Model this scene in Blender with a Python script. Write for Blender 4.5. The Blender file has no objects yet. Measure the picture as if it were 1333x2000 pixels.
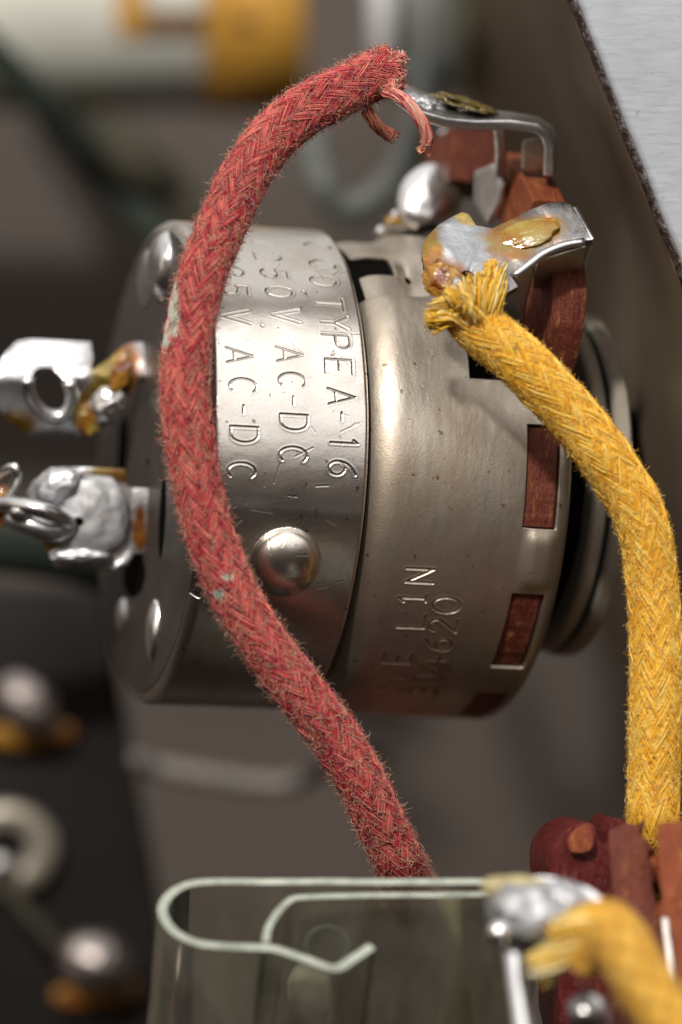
import bpy, bmesh, math, random
import numpy as np
from mathutils import Vector, Matrix

random.seed(7)
RNG = np.random.default_rng(11)
scene = bpy.context.scene
scene.unit_settings.scale_length = 0.01          # one unit is one centimetre
COL = scene.collection

# ------------------------------------------------------------------ camera
D = 24.0                 # camera height above the axis of the control
S = 5.1 / 2000.0         # centimetres per photo pixel at z = 0
cam_d = bpy.data.cameras.new("camera")
cam = bpy.data.objects.new("camera", cam_d)
COL.objects.link(cam)
cam.location = (0, 0, D)
cam_d.sensor_fit = 'VERTICAL'
cam_d.sensor_height = 36
cam_d.sensor_width = 24
cam_d.lens = 36 * D / 5.1
cam_d.clip_start = 0.5
cam_d.clip_end = 400
cam_d.dof.use_dof = True
cam_d.dof.focus_distance = D - 1.12
APERTURE = 0.74          # lens opening, centimetres across
cam_d.dof.aperture_fstop = cam_d.lens * 1e-3 / APERTURE
scene.camera = cam

# ------------------------------------------------------------------ world and lamps
world = bpy.data.worlds.new("World")
scene.world = world
world.use_nodes = True
nt = world.node_tree
nt.nodes.clear()
wo = nt.nodes.new('ShaderNodeOutputWorld')
bg = nt.nodes.new('ShaderNodeBackground')
tc = nt.nodes.new('ShaderNodeTexCoord')
sx = nt.nodes.new('ShaderNodeSeparateXYZ')
rmp = nt.nodes.new('ShaderNodeValToRGB')
mr = nt.nodes.new('ShaderNodeMapRange')
mr.inputs['From Min'].default_value = -1
nt.links.new(tc.outputs['Generated'], sx.inputs[0])
nt.links.new(sx.outputs['Y'], mr.inputs['Value'])
nt.links.new(mr.outputs[0], rmp.inputs[0])
rmp.color_ramp.elements[0].position = 0.30
rmp.color_ramp.elements[0].color = (0.016, 0.012, 0.010, 1)
rmp.color_ramp.elements[1].position = 1.0
rmp.color_ramp.elements[1].color = (0.95, 0.92, 0.88, 1)
e = rmp.color_ramp.elements.new(0.55)
e.color = (0.110, 0.080, 0.060, 1)
nt.links.new(rmp.outputs[0], bg.inputs[0])
bg.inputs[1].default_value = 1.0
nt.links.new(bg.outputs[0], wo.inputs[0])


def area(name, loc, target, sxx, syy, power, color):
    l = bpy.data.lights.new(name, 'AREA')
    l.shape = 'RECTANGLE'
    l.size, l.size_y = sxx, syy
    l.energy = power
    l.color = color
    o = bpy.data.objects.new(name, l)
    COL.objects.link(o)
    o.location = loc
    o.rotation_euler = (Vector(target) - Vector(loc)).to_track_quat('-Z', 'Y').to_euler()
    return o


area('window_light', (12, 20.4, 18.6), (0, 0, 0), 34, 38, 4100, (1.0, 0.985, 0.97))
area('fill_light', (-22, 7, 13), (0, 0, -2), 15, 15, 420, (1.0, 0.86, 0.72))  # added fill lamp to brighten the wall and end plate, no known source
sun_d = bpy.data.lights.new('sun', 'SUN')
sun_d.energy = 2.4
sun_d.angle = math.radians(4)
sun_d.color = (1.0, 0.94, 0.86)
sun = bpy.data.objects.new('sun', sun_d)
COL.objects.link(sun)
sun.rotation_euler = Vector((0.22, -0.56, -0.80)).to_track_quat('-Z', 'Y').to_euler()

vs = scene.view_settings
vs.view_transform = 'Standard'
vs.look = 'None'
vs.exposure = 0.0
vs.gamma = 1.0
vs.use_curve_mapping = False
scene.cycles.use_denoising = True
scene.cycles.max_bounces = 10
scene.cycles.transparent_max_bounces = 12
scene.cycles.caustics_reflective = False
scene.cycles.caustics_refractive = False
scene.cycles.sample_clamp_indirect = 6

# ------------------------------------------------------------------ helpers


def P(px, py, z=0.0):
    """a point of the place at height z, named by where the photo shows it"""
    k = S * (D - z) / D
    return Vector(((px - 666.5) * k, (1000 - py) * k, z))


def link(o):
    COL.objects.link(o)
    return o


def empty(name, loc, label, cat, group=None):
    o = bpy.data.objects.new(name, None)
    o.empty_display_size = 0.2
    link(o)
    o.location = loc
    o['label'] = label
    o['category'] = cat
    if group:
        o['group'] = group
    return o


def root_loc(o):
    v = Vector((0, 0, 0))
    while o is not None:
        v += o.location
        o = o.parent
    return v


def finish(name, me, mat, parent=None, smooth=True, label=None):
    me.name = name
    if mat is not None:
        for m in (mat if isinstance(mat, (list, tuple)) else [mat]):
            me.materials.append(m)
    if smooth:
        me.polygons.foreach_set('use_smooth', [True] * len(me.polygons))
    o = bpy.data.objects.new(name, me)
    link(o)
    if parent is not None:
        o.parent = parent
        o.location = -root_loc(parent)
    if label:
        o['label'] = label
    return o


def tag(o, label, cat, group=None):
    o['label'] = label
    o['category'] = cat
    if group:
        o['group'] = group
    return o


def mesh_np(verts, quads, colors=None, tris=None):
    me = bpy.data.meshes.new('m')
    verts = np.asarray(verts, dtype=np.float32)
    quads = np.asarray(quads, dtype=np.int32)
    nf = len(quads)
    k = quads.shape[1]
    me.vertices.add(len(verts))
    me.vertices.foreach_set('co', verts.ravel())
    me.loops.add(nf * k)
    me.loops.foreach_set('vertex_index', quads.ravel())
    me.polygons.add(nf)
    me.polygons.foreach_set('loop_start', np.arange(0, nf * k, k, dtype=np.int32))
    me.update(calc_edges=True)
    me.validate()
    if colors is not None:
        a = me.color_attributes.new('tint', 'FLOAT_COLOR', 'POINT')
        c = np.ones((len(verts), 4), dtype=np.float32)
        c[:, :3] = colors
        a.data.foreach_set('color', c.ravel())
    return me


def hashn(ix, iy, iz, seed=0):
    h = (ix * 374761393 + iy * 668265263 + iz * 2147483647 + seed * 1274126177) & 0xffffffff
    h = ((h ^ (h >> 13)) * 1274126177) & 0xffffffff
    h = h ^ (h >> 16)
    return (h & 0xffff) / 65535.0


def vnoise(p, seed=0):
    p = np.asarray(p, dtype=np.float64)
    i = np.floor(p).astype(np.int64)
    f = p - i
    f = f * f * (3 - 2 * f)
    r = 0
    for dx in (0, 1):
        for dy in (0, 1):
            for dz in (0, 1):
                w = (f[..., 0] if dx else 1 - f[..., 0]) * (f[..., 1] if dy else 1 - f[..., 1]) * (f[..., 2] if dz else 1 - f[..., 2])
                r = r + w * hashn(i[..., 0] + dx, i[..., 1] + dy, i[..., 2] + dz, seed)
    return r


def fbm(p, seed=0, n=3):
    r, a, t = 0, 1.0, 0
    p = np.asarray(p, dtype=np.float64)
    for k in range(n):
        r = r + a * vnoise(p, seed + k)
        t += a
        a *= 0.5
        p = p * 2.03
    return r / t


def catmull(pts, step):
    pts = [np.array(p, dtype=float) for p in pts]
    q = [2 * pts[0] - pts[1]] + pts + [2 * pts[-1] - pts[-2]]
    out = []
    for i in range(1, len(q) - 2):
        p0, p1, p2, p3 = q[i - 1], q[i], q[i + 1], q[i + 2]
        n = 40
        for j in range(n):
            t = j / n
            out.append(0.5 * ((2 * p1) + (-p0 + p2) * t + (2 * p0 - 5 * p1 + 4 * p2 - p3) * t * t + (-p0 + 3 * p1 - 3 * p2 + p3) * t ** 3))
    out.append(q[-2])
    out = np.array(out)
    d = np.r_[0, np.cumsum(np.linalg.norm(np.diff(out, axis=0), axis=1))]
    n = max(3, int(d[-1] / step) + 1)
    s = np.linspace(0, d[-1], n)
    return np.stack([np.interp(s, d, out[:, k]) for k in range(out.shape[1])], axis=1), s


def frames(path):
    T = np.gradient(path, axis=0)
    T /= np.linalg.norm(T, axis=1)[:, None]
    N = np.zeros_like(T)
    v = np.array([0, 0, 1.0])
    if abs(T[0] @ v) > 0.9:
        v = np.array([0, 1.0, 0])
    for i in range(len(T)):
        v = v - (v @ T[i]) * T[i]
        v /= np.linalg.norm(v)
        N[i] = v
    return T, N, np.cross(T, N)


def grid_quads(nu, nv, wrap_v=True, keep=None):
    nvv = nv if wrap_v else nv - 1
    i, j = np.meshgrid(np.arange(nu - 1), np.arange(nvv), indexing='ij')
    j2 = (j + 1) % nv
    q = np.stack([i * nv + j, (i + 1) * nv + j, (i + 1) * nv + j2, i * nv + j2], axis=-1)
    if keep is not None:
        q = q[keep[:nu - 1, :nvv]]
    return q.reshape(-1, 4)


def tube_mesh(pts, radius, nseg=16, step=0.03, cap=True, taper=None):
    path, s = catmull(pts, step)
    T, N, B = frames(path)
    th = np.linspace(0, 2 * math.pi, nseg, endpoint=False)
    r = radius * np.ones(len(path))
    if taper:
        u = s / s[-1]
        r = radius * np.interp(u, taper[0], taper[1])
    if cap:
        path = np.vstack([path[:1], path, path[-1:]])
        N = np.vstack([N[:1], N, N[-1:]])
        B = np.vstack([B[:1], B, B[-1:]])
        r = np.r_[1e-4, r, 1e-4]
    V = path[:, None, :] + r[:, None, None] * (np.cos(th)[None, :, None] * N[:, None, :] + np.sin(th)[None, :, None] * B[:, None, :])
    return mesh_np(V.reshape(-1, 3), grid_quads(len(path), nseg))


def tube(name, pts, radius, mat, parent=None, **kw):
    return finish(name, tube_mesh(pts, radius, **kw), mat, parent)


def merge_meshes(mes):
    bm = bmesh.new()
    for m in mes:
        bm.from_mesh(m)
    me = bpy.data.meshes.new('m')
    bm.to_mesh(me)
    bm.free()
    return me


def blob_mesh(center, radii, rot=None, amp=0.12, freq=2.5, seed=0, res=40):
    u = np.linspace(0, math.pi, res)
    v = np.linspace(0, 2 * math.pi, res * 2, endpoint=False)
    U, Vv = np.meshgrid(u, v, indexing='ij')
    d = np.stack([np.sin(U) * np.cos(Vv), np.sin(U) * np.sin(Vv), np.cos(U)], axis=-1)
    r = 1 + amp * (fbm(d * freq + 10, seed, 3) - 0.5) * 2
    p = d * r[..., None] * np.array(radii)
    if rot is not None:
        p = p @ np.array(rot).T
    p = p + np.array(center)
    return mesh_np(p.reshape(-1, 3), grid_quads(res, res * 2))


def rotm(axis, deg):
    return np.array(Matrix.Rotation(math.radians(deg), 3, axis))


def plate(name, outline, zf, mat, parent, holes=(), thick=0.045, cuts=3, bev=0.010, noise=0.0, seed=0, label=None):
    """a piece of sheet cut along an outline (photo pixels), lying at height zf(px, py)"""
    bm = bmesh.new()
    edges = []
    for loop in [outline] + list(holes):
        vs_ = [bm.verts.new((x, y, 0)) for x, y in loop]
        for i in range(len(vs_)):
            edges.append(bm.edges.new((vs_[i], vs_[(i + 1) % len(vs_)])))
    bmesh.ops.triangle_fill(bm, use_beauty=True, use_dissolve=False, edges=edges)
    if cuts:
        bmesh.ops.subdivide_edges(bm, edges=bm.edges[:], cuts=cuts, use_grid_fill=True)
    for v in bm.verts:
        x, y = v.co.x, v.co.y
        z = zf(x, y)
        if noise:
            z += noise * (float(fbm(np.array([x / 22.0, y / 22.0, seed * 3.1]), seed)) - 0.5)
        v.co = P(x, y, z)
    bmesh.ops.recalc_face_normals(bm, faces=bm.faces[:])
    up = sum((f.normal.z * f.calc_area() for f in bm.faces))
    if up < 0:
        bmesh.ops.reverse_faces(bm, faces=bm.faces[:])
    me = bpy.data.meshes.new(name)
    bm.to_mesh(me)
    bm.free()
    o = finish(name, me, mat, parent, label=label)
    m = o.modifiers.new('s', 'SOLIDIFY')
    m.thickness = thick
    m.offset = -1
    if bev:
        b = o.modifiers.new('b', 'BEVEL')
        b.width = bev
        b.segments = 2
        b.limit_method = 'ANGLE'
        b.angle_limit = math.radians(50)
    return o


def ring_pts(cx, cy, rx, ry, n=28, rot=0.0):
    out = []
    for i in range(n):
        a = 2 * math.pi * i / n
        x, y = rx * math.cos(a), ry * math.sin(a)
        out.append((cx + x * math.cos(rot) - y * math.sin(rot), cy + x * math.sin(rot) + y * math.cos(rot)))
    return out


def smooth_loop(pts, n=5):
    p = np.array(pts, dtype=float)
    out = []
    m = len(p)
    for i in range(m):
        p0, p1, p2, p3 = p[i - 1], p[i], p[(i + 1) % m], p[(i + 2) % m]
        for j in range(n):
            t = j / n
            out.append(tuple(0.5 * ((2 * p1) + (-p0 + p2) * t + (2 * p0 - 5 * p1 + 4 * p2 - p3) * t * t + (-p0 + 3 * p1 - 3 * p2 + p3) * t ** 3)))
    return out


# ------------------------------------------------------------------ materials
class M:
    def __init__(self, name):
        self.m = bpy.data.materials.new(name)
        self.m.use_nodes = True
        self.nt = self.m.node_tree
        self.b = self.nt.nodes['Principled BSDF']
        self.tc = self.nt.nodes.new('ShaderNodeTexCoord')

    def n(self, t, **kw):
        nd = self.nt.nodes.new(t)
        for k, v in kw.items():
            setattr(nd, k, v)
        return nd

    def l(self, a, b):
        self.nt.links.new(a, b)

    def noise(self, scale, detail=4, rough=0.55, stretch=(1, 1, 1), rot=(0, 0, 0)):
        mp = self.n('ShaderNodeMapping')
        mp.inputs['Scale'].default_value = stretch
        mp.inputs['Rotation'].default_value = rot
        self.l(self.tc.outputs['Object'], mp.inputs[0])
        nz = self.n('ShaderNodeTexNoise')
        nz.inputs['Scale'].default_value = scale
        nz.inputs['Detail'].default_value = detail
        nz.inputs['Roughness'].default_value = rough
        self.l(mp.outputs[0], nz.inputs['Vector'])
        return nz.outputs['Fac']

    def ramp(self, fac, stops):
        r = self.n('ShaderNodeValToRGB')
        els = r.color_ramp.elements
        for i, (p, c) in enumerate(stops):
            if i < 2:
                e_ = els[i]
                e_.position = p
            else:
                e_ = els.new(p)
            e_.color = (*c, 1) if len(c) == 3 else c
        self.l(fac, r.inputs[0])
        return r.outputs[0]

    def mix(self, fac, a, b, blend='MIX'):
        mx = self.n('ShaderNodeMix', data_type='RGBA', blend_type=blend)
        if isinstance(fac, (int, float)):
            mx.inputs[0].default_value = fac
        else:
            self.l(fac, mx.inputs[0])
        for s_, v in ((6, a), (7, b)):
            if isinstance(v, (tuple, list)):
                mx.inputs[s_].default_value = (*v, 1)
            else:
                self.l(v, mx.inputs[s_])
        return mx.outputs[2]

    def range(self, fac, a, b, c, d):
        r = self.n('ShaderNodeMapRange')
        for k, v in zip(('From Min', 'From Max', 'To Min', 'To Max'), (a, b, c, d)):
            r.inputs[k].default_value = v
        self.l(fac, r.inputs['Value'])
        return r.outputs[0]

    def spot(self, c, r, ragged=0.5, scale=14, soft=0.25):
        """mask of a stain with an uneven rim, centred on the thing itself"""
        sb = self.n('ShaderNodeVectorMath', operation='SUBTRACT')
        self.l(self.tc.outputs['Object'], sb.inputs[0])
        sb.inputs[1].default_value = tuple(c)
        dv = self.n('ShaderNodeVectorMath', operation='DIVIDE')
        self.l(sb.outputs[0], dv.inputs[0])
        dv.inputs[1].default_value = tuple(r)
        ln = self.n('ShaderNodeVectorMath', operation='LENGTH')
        self.l(dv.outputs[0], ln.inputs[0])
        nz = self.noise(scale, 3, 0.6)
        ad = self.n('ShaderNodeMath', operation='MULTIPLY_ADD')
        self.l(nz, ad.inputs[0])
        ad.inputs[1].default_value = ragged
        self.l(ln.outputs['Value'], ad.inputs[2])
        k = 1 + ragged * 0.5
        return self.range(ad.outputs[0], k - soft, k + soft, 1, 0)

    def bump(self, fac, strength, dist):
        b = self.n('ShaderNodeBump')
        b.inputs['Strength'].default_value = strength
        b.inputs['Distance'].default_value = dist
        self.l(fac, b.inputs['Height'])
        prev = self.b.inputs['Normal'].links
        if prev:
            self.l(prev[0].from_socket, b.inputs['Normal'])
        self.l(b.outputs[0], self.b.inputs['Normal'])

    def set(self, **kw):
        for k, v in kw.items():
            s_ = self.b.inputs[k.replace('_', ' ')]
            if isinstance(v, bpy.types.NodeSocket):
                self.l(v, s_)
            elif isinstance(v, (tuple, list)):
                s_.default_value = (*v, 1) if s_.type == 'RGBA' else v
            else:
                s_.default_value = v
        return self


def metal(name, base, dark, r0, r1, stain=0.55, bump=0.004, speck=True, streak=(1, 1, 1), fine=60, grime=False):
    m = M(name)
    n1 = m.noise(2.3, 6, 0.62, streak)
    n2 = m.noise(fine, 3, 0.6)
    c = m.mix(m.range(n1, stain - 0.12, stain + 0.16, 0, 1), base, dark)
    c = m.mix(m.range(n2, 0.35, 0.75, 0, 0.22), c, tuple(0.6 * k for k in dark))
    if speck:
        n3 = m.noise(22, 2, 0.5)
        c = m.mix(m.range(n3, 0.70, 0.74, 0, 0.75), c, (0.16, 0.10, 0.05))
    if grime:
        at_ = m.n('ShaderNodeAttribute', attribute_name='tint')
        c = m.mix(m.range(at_.outputs['Fac'], 0, 1, 0, 0.6), c, (0.14, 0.11, 0.085))
    m.set(Base_Color=c, Metallic=1.0, Roughness=m.range(n1, 0.3, 0.7, r0, r1))
    m.bump(n2, 0.35, bump)
    m.bump(m.noise(9, 3, 0.5), 0.25, bump * 2)
    return m.m


MT = {}
MT['cup'] = metal('nickel_plate', (0.78, 0.74, 0.69), (0.60, 0.53, 0.45), 0.24, 0.34, stain=0.60, bump=0.0012, fine=75, grime=True)
MT['housing'] = metal('worn_nickel_plate', (0.64, 0.575, 0.49), (0.44, 0.35, 0.26), 0.42, 0.56, stain=0.56, bump=0.0028, streak=(1.6, 0.7, 1), fine=90)
MT['tin'] = metal('tinned_metal', (0.80, 0.81, 0.83), (0.55, 0.52, 0.48), 0.30, 0.45, stain=0.60, bump=0.004, fine=30)
MT['solder'] = metal('solder', (0.62, 0.64, 0.67), (0.46, 0.44, 0.43), 0.38, 0.52, stain=0.58, bump=0.006, speck=False, fine=18)
MT['ring'] = metal('dull_ring_metal', (0.58, 0.53, 0.44), (0.44, 0.40, 0.33), 0.45, 0.6, bump=0.002, speck=False)
MT['ring'].node_tree.nodes['Principled BSDF'].inputs['Metallic'].default_value = 0.5
MT['rod'] = metal('bright_rod_metal', (0.93, 0.93, 0.94), (0.85, 0.85, 0.86), 0.2, 0.3, bump=0.001, speck=False)

MT['matte_solder'] = metal('matte_solder', (0.50, 0.51, 0.53), (0.40, 0.39, 0.39), 0.45, 0.60, stain=0.6, bump=0.003, speck=False, fine=24)
MT['matte_solder'].node_tree.nodes['Principled BSDF'].inputs['Metallic'].default_value = 0.85
MT['dark_solder'] = metal('dull_solder', (0.34, 0.35, 0.37), (0.24, 0.235, 0.23), 0.36, 0.52, stain=0.55, bump=0.003, speck=False, fine=24)
MT['greysolder'] = metal('tarnished_solder', (0.52, 0.46, 0.44), (0.40, 0.34, 0.32), 0.4, 0.55, bump=0.002, speck=False)

# flange: scratched bright sheet
m = M('scratched_bright_sheet')
n1 = m.noise(1.2, 5, 0.6)
n2 = m.noise(3.0, 4, 0.7, (2.5, 22, 1), (0, 0, math.radians(4)))
n3 = m.noise(4.0, 3, 0.6, (24, 1, 1), (0, 0, math.radians(-20)))
c = m.mix(m.range(n1, 0.35, 0.7, 0, 1), (0.56, 0.60, 0.65), (0.46, 0.49, 0.53))
c = m.mix(m.range(n2, 0.70, 0.74, 0, 0.30), c, (0.34, 0.33, 0.34))
c = m.mix(m.range(m.noise(14, 2), 0.72, 0.76, 0, 0.7), c, (0.22, 0.18, 0.15))
m.set(Base_Color=c, Metallic=0.75, Roughness=m.range(n2, 0.3, 0.7, 0.38, 0.5))
m.bump(n2, 0.05, 0.002)
m.bump(n1, 0.15, 0.02)
MT['flange'] = m.m

# chassis inside: dull brown plated steel
m = M('dull_chassis_steel')
n1 = m.noise(0.5, 4, 0.6)
c = m.mix(m.range(n1, 0.3, 0.7, 0, 1), (0.34, 0.26, 0.185), (0.20, 0.15, 0.11))
m.set(Base_Color=c, Metallic=0.35, Roughness=0.5)
m.bump(m.noise(30, 3), 0.2, 0.004)
MT['wall'] = m.m
m = M('dark_floor_steel')
n1 = m.noise(0.35, 3, 0.55)
c = m.mix(m.range(n1, 0.3, 0.7, 0, 1), (0.088, 0.069, 0.057), (0.064, 0.050, 0.042))
m.set(Base_Color=c, Metallic=0.0, Roughness=0.6)
MT['floor'] = m.m

# black fibre
m = M('dark_fibre')
n1 = m.noise(4, 4)
c = m.mix(m.range(n1, 0.3, 0.7, 0, 1), (0.080, 0.067, 0.058), (0.050, 0.041, 0.036))
m.set(Base_Color=c, Roughness=0.38)
m.bump(m.noise(40, 3), 0.3, 0.004)
MT['fibre'] = m.m
m = M('black_board')
m.set(Base_Color=m.mix(m.range(m.noise(2, 3), 0.3, 0.7, 0, 1), (0.008, 0.007, 0.007), (0.014, 0.011, 0.010)), Roughness=0.6, Specular_IOR_Level=0.2)
MT['board'] = m.m
m = M('gap_shade')  # near-black colour standing in for the shade inside gaps
m.set(Base_Color=(0.004, 0.0035, 0.003), Roughness=0.9, Specular_IOR_Level=0.05)
MT['black'] = m.m

# phenolic


def phenolic(name, a, b, hi, rough):
    m = M(name)
    n1 = m.noise(9, 6, 0.7, (1, 0.35, 1))
    n2 = m.noise(26, 5, 0.75, (1.2, 0.3, 0.6))
    c = m.mix(m.range(n1, 0.35, 0.68, 0, 1), a, b)
    c = m.mix(m.range(n2, 0.54, 0.66, 0, 0.85), c, hi)
    c = m.mix(m.range(n2, 0.30, 0.40, 0.6, 0), c, (0.05, 0.012, 0.008))
    m.set(Base_Color=c, Roughness=m.range(n2, 0.4, 0.7, rough, rough + 0.25))
    m.bump(n2, 0.9, 0.035)
    m.bump(m.noise(90, 2), 0.3, 0.006)
    return m.m


MT['phen'] = phenolic('red_brown_phenolic', (0.23, 0.056, 0.028), (0.13, 0.024, 0.016), (0.44, 0.15, 0.045), 0.42)
MT['phen_orange'] = phenolic('orange_cut_phenolic', (0.38, 0.095, 0.030), (0.24, 0.045, 0.018), (0.56, 0.22, 0.06), 0.5)
MT['phen_dark'] = phenolic('dark_red_phenolic', (0.15, 0.010, 0.010), (0.10, 0.008, 0.008), (0.26, 0.05, 0.03), 0.22)

# flux
m = M('amber_flux')
n1 = m.noise(9, 4, 0.6)
c = m.ramp(n1, [(0.35, (0.62, 0.22, 0.02)), (0.62, (0.80, 0.62, 0.14)), (0.52, (0.76, 0.46, 0.05))])
m.set(Base_Color=c, Roughness=m.range(n1, 0.3, 0.7, 0.08, 0.35), Transmission_Weight=0.6, IOR=1.5, Coat_Weight=0.3)
m.bump(m.noise(26, 3), 0.4, 0.01)
MT['flux'] = m.m
m = M('brown_flux')
c = m.ramp(m.noise(12, 4, 0.6), [(0.38, (0.30, 0.08, 0.012)), (0.60, (0.66, 0.34, 0.04))])
m.set(Base_Color=c, Roughness=0.1, Transmission_Weight=0.35, IOR=1.5, Coat_Weight=0.6)
m.bump(m.noise(30, 3), 0.5, 0.012)
MT['flux_brown'] = m.m

# lug sheet: tin with amber stain painted on by flux (a stain of its own)


def lugmat(name, stains, base=(0.60, 0.61, 0.64), base2=(0.42, 0.40, 0.38), solder=()):
    m = M(name)
    n1 = m.noise(5, 5, 0.6)
    n2 = m.noise(34, 4, 0.65)
    c = m.mix(m.range(n1, 0.4, 0.7, 0, 1), base, base2)
    c = m.mix(m.range(n2, 0.62, 0.72, 0, 0.4), c, (0.26, 0.22, 0.19))
    rough = m.range(n1, 0.3, 0.7, 0.24, 0.42)
    met = 0.97
    for (cc, rr_, col) in solder:
        k = m.spot(cc, rr_, 0.4, 10, 0.10)
        c = m.mix(k, c, col)
        mm = m.n('ShaderNodeMix')
        m.l(k, mm.inputs[0])
        m.l(rough, mm.inputs[2])
        mm.inputs[3].default_value = 0.5
        rough = mm.outputs[0]
    glaze = None
    for (cc, rr_, c1, c2) in stains:
        k = m.spot(cc, rr_, 0.9, 12, 0.24)
        c = m.mix(k, c, m.mix(m.range(m.noise(17, 4, 0.65), 0.38, 0.62, 0, 1), c1, c2))
        if glaze is None:
            glaze = k
        else:
            mx = m.n('ShaderNodeMath', operation='MAXIMUM')
            m.l(glaze, mx.inputs[0])
            m.l(k, mx.inputs[1])
            glaze = mx.outputs[0]
    if glaze is not None:
        m.l(m.range(glaze, 0, 1, met, 0.55), m.b.inputs['Metallic'])
        m.l(m.range(glaze, 0, 1, 0, 0.9), m.b.inputs['Coat Weight'])
    m.set(Base_Color=c, Roughness=rough)
    m.b.inputs['Coat Roughness'].default_value = 0.08
    m.bump(n2, 0.3, 0.006)
    m.bump(m.noise(11, 4, 0.6), 0.3, 0.014)
    return m.m


AMB, OLV, BRN, STRAW = (0.28, 0.095, 0.006), (0.20, 0.14, 0.015), (0.16, 0.045, 0.006), (0.34, 0.24, 0.05)

# cloth: tint from the weave
m = M('cotton_braid')
at = m.n('ShaderNodeAttribute', attribute_name='tint')
m.set(Base_Color=at.outputs['Color'], Roughness=0.85, Sheen_Weight=0.08, Sheen_Roughness=0.5)
m.bump(m.noise(160, 2), 0.6, 0.004)
MT['cloth'] = m.m
m = M('cotton_fibre')
at = m.n('ShaderNodeAttribute', attribute_name='tint')
m.set(Base_Color=at.outputs['Color'], Roughness=0.65, Sheen_Weight=0.05)
MT['fibres'] = m.m

# clear sheet and its frosted edge
m = M('clear_acetate')
n1 = m.noise(2.2, 5, 0.55, (2.2, 0.6, 1))
gl = m.n('ShaderNodeBsdfGlass')
gl.inputs['Color'].default_value = (0.93, 0.93, 0.88, 1)
gl.inputs['Roughness'].default_value = 0.03
gl.inputs['IOR'].default_value = 1.38
df = m.n('ShaderNodeBsdfDiffuse')
df.inputs['Color'].default_value = (0.48, 0.45, 0.37, 1)
ms = m.n('ShaderNodeMixShader')
m.l(m.range(n1, 0.36, 0.68, 0.05, 0.30), ms.inputs[0])
m.l(gl.outputs[0], ms.inputs[1])
m.l(df.outputs[0], ms.inputs[2])
m.l(ms.outputs[0], m.nt.nodes['Material Output'].inputs[0])
MT['clear'] = m.m
m = M('frosted_cut_edge')
m.set(Base_Color=m.mix(m.range(m.noise(9, 5), 0.35, 0.65, 0, 1), (0.30, 0.33, 0.28), (0.52, 0.56, 0.48)), Roughness=0.5, Subsurface_Weight=0.3, Subsurface_Radius=(0.1, 0.1, 0.1))
MT['edge'] = m.m

# paper tube, label, misc


def plain(name, a, b, rough=0.6, sc=2.0, metallic=0.0):
    m = M(name)
    m.set(Base_Color=m.mix(m.range(m.noise(sc, 4), 0.3, 0.7, 0, 1), a, b), Roughness=rough, Metallic=metallic)
    m.bump(m.noise(sc * 12, 3), 0.3, 0.004)
    return m.m


MT['paper'] = plain('cream_paper', (0.74, 0.74, 0.66), (0.62, 0.63, 0.56), 0.55, 0.6)
MT['orange'] = plain('ochre_label', (0.62, 0.33, 0.055), (0.50, 0.24, 0.03), 0.5, 1.2)
MT['brownprint'] = plain('brown_print', (0.20, 0.10, 0.04), (0.15, 0.08, 0.03), 0.5)
MT['green'] = plain('dark_green_cloth', (0.010, 0.020, 0.011), (0.006, 0.011, 0.007), 0.9)
MT['olive'] = plain('olive_cloth', (0.050, 0.044, 0.026), (0.034, 0.030, 0.018), 0.9)
MT['greywire'] = plain('grey_wire', (0.26, 0.23, 0.21), (0.20, 0.18, 0.165), 0.5)
MT['greyloop'] = plain('grey_green_wire', (0.15, 0.16, 0.15), (0.09, 0.10, 0.095), 0.5)
MT['eyelet'] = plain('dull_eyelet', (0.40, 0.36, 0.30), (0.30, 0.27, 0.22), 0.4, 3, 0.5)
MT['can'] = metal('can_metal', (0.62, 0.63, 0.62), (0.42, 0.42, 0.40), 0.2, 0.35, bump=0.001, speck=False)
MT['yellowtape'] = plain('pale_tape', (0.50, 0.48, 0.30), (0.40, 0.38, 0.24), 0.5)

# ================================================================== THE SETTING
fl = mesh_np([(-40, -11, -10), (20, -11, -10), (20, 6.5, -10), (-40, 6.5, -10)], [(0, 1, 2, 3)])
o = finish('chassis_floor', fl, MT['floor'], smooth=False)
o['kind'] = 'structure'
o['label'] = 'dull dark grey chassis plate far behind everything'

# chassis end wall with its folded flange
Z0 = 1.35
A0, A1 = P(1104, -12, Z0), P(1345, 590, Z0)
d = (A1 - A0).normalized()
A0 = A0 - d * 1.0
A1 = A1 + d * 9
wall_root = empty('chassis_wall', (A0 + A1) / 2 + Vector((0, 0, -9)), 'steel chassis end wall with a bright scratched flange folded over its top', 'chassis wall')
nrm = Vector((-d.y, d.x, 0))           # to the right of the edge, away from the control
if nrm.x < 0:
    nrm = -nrm
# wall sheet
NW = 160
ys = np.linspace(0, (A1 - A0).length, NW)
prof = [(0.010, -0.04), (0.0, -0.10), (-0.05, -0.2), (-0.54, -1.4), (-0.56, -11.4), (0.30, -11.4), (0.30, -1.4), (0.09, -0.12), (0.09, -0.09)]


def taper_in(y):
    u = min(1.0, max(0.0, (y - 1.9) / 1.9))
    return u * u * (3 - 2 * u)


def strip(profile, close=True, jitter=0.0):
    V = []
    for k, y in enumerate(np.linspace(0, (A1 - A0).length, 900)):
        for (w, h) in profile:
            jit = jitter * (float(vnoise(np.array([y * 9.0, w * 7, 0.5]))) - 0.5) if h > -0.2 else 0
            if w < 0:
                w *= taper_in(y)
            p = A0 + d * y + nrm * (w + jit) + Vector((0, 0, h))
            V.append(p[:])
    return mesh_np(V, grid_quads(900, len(profile), wrap_v=close))


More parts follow.
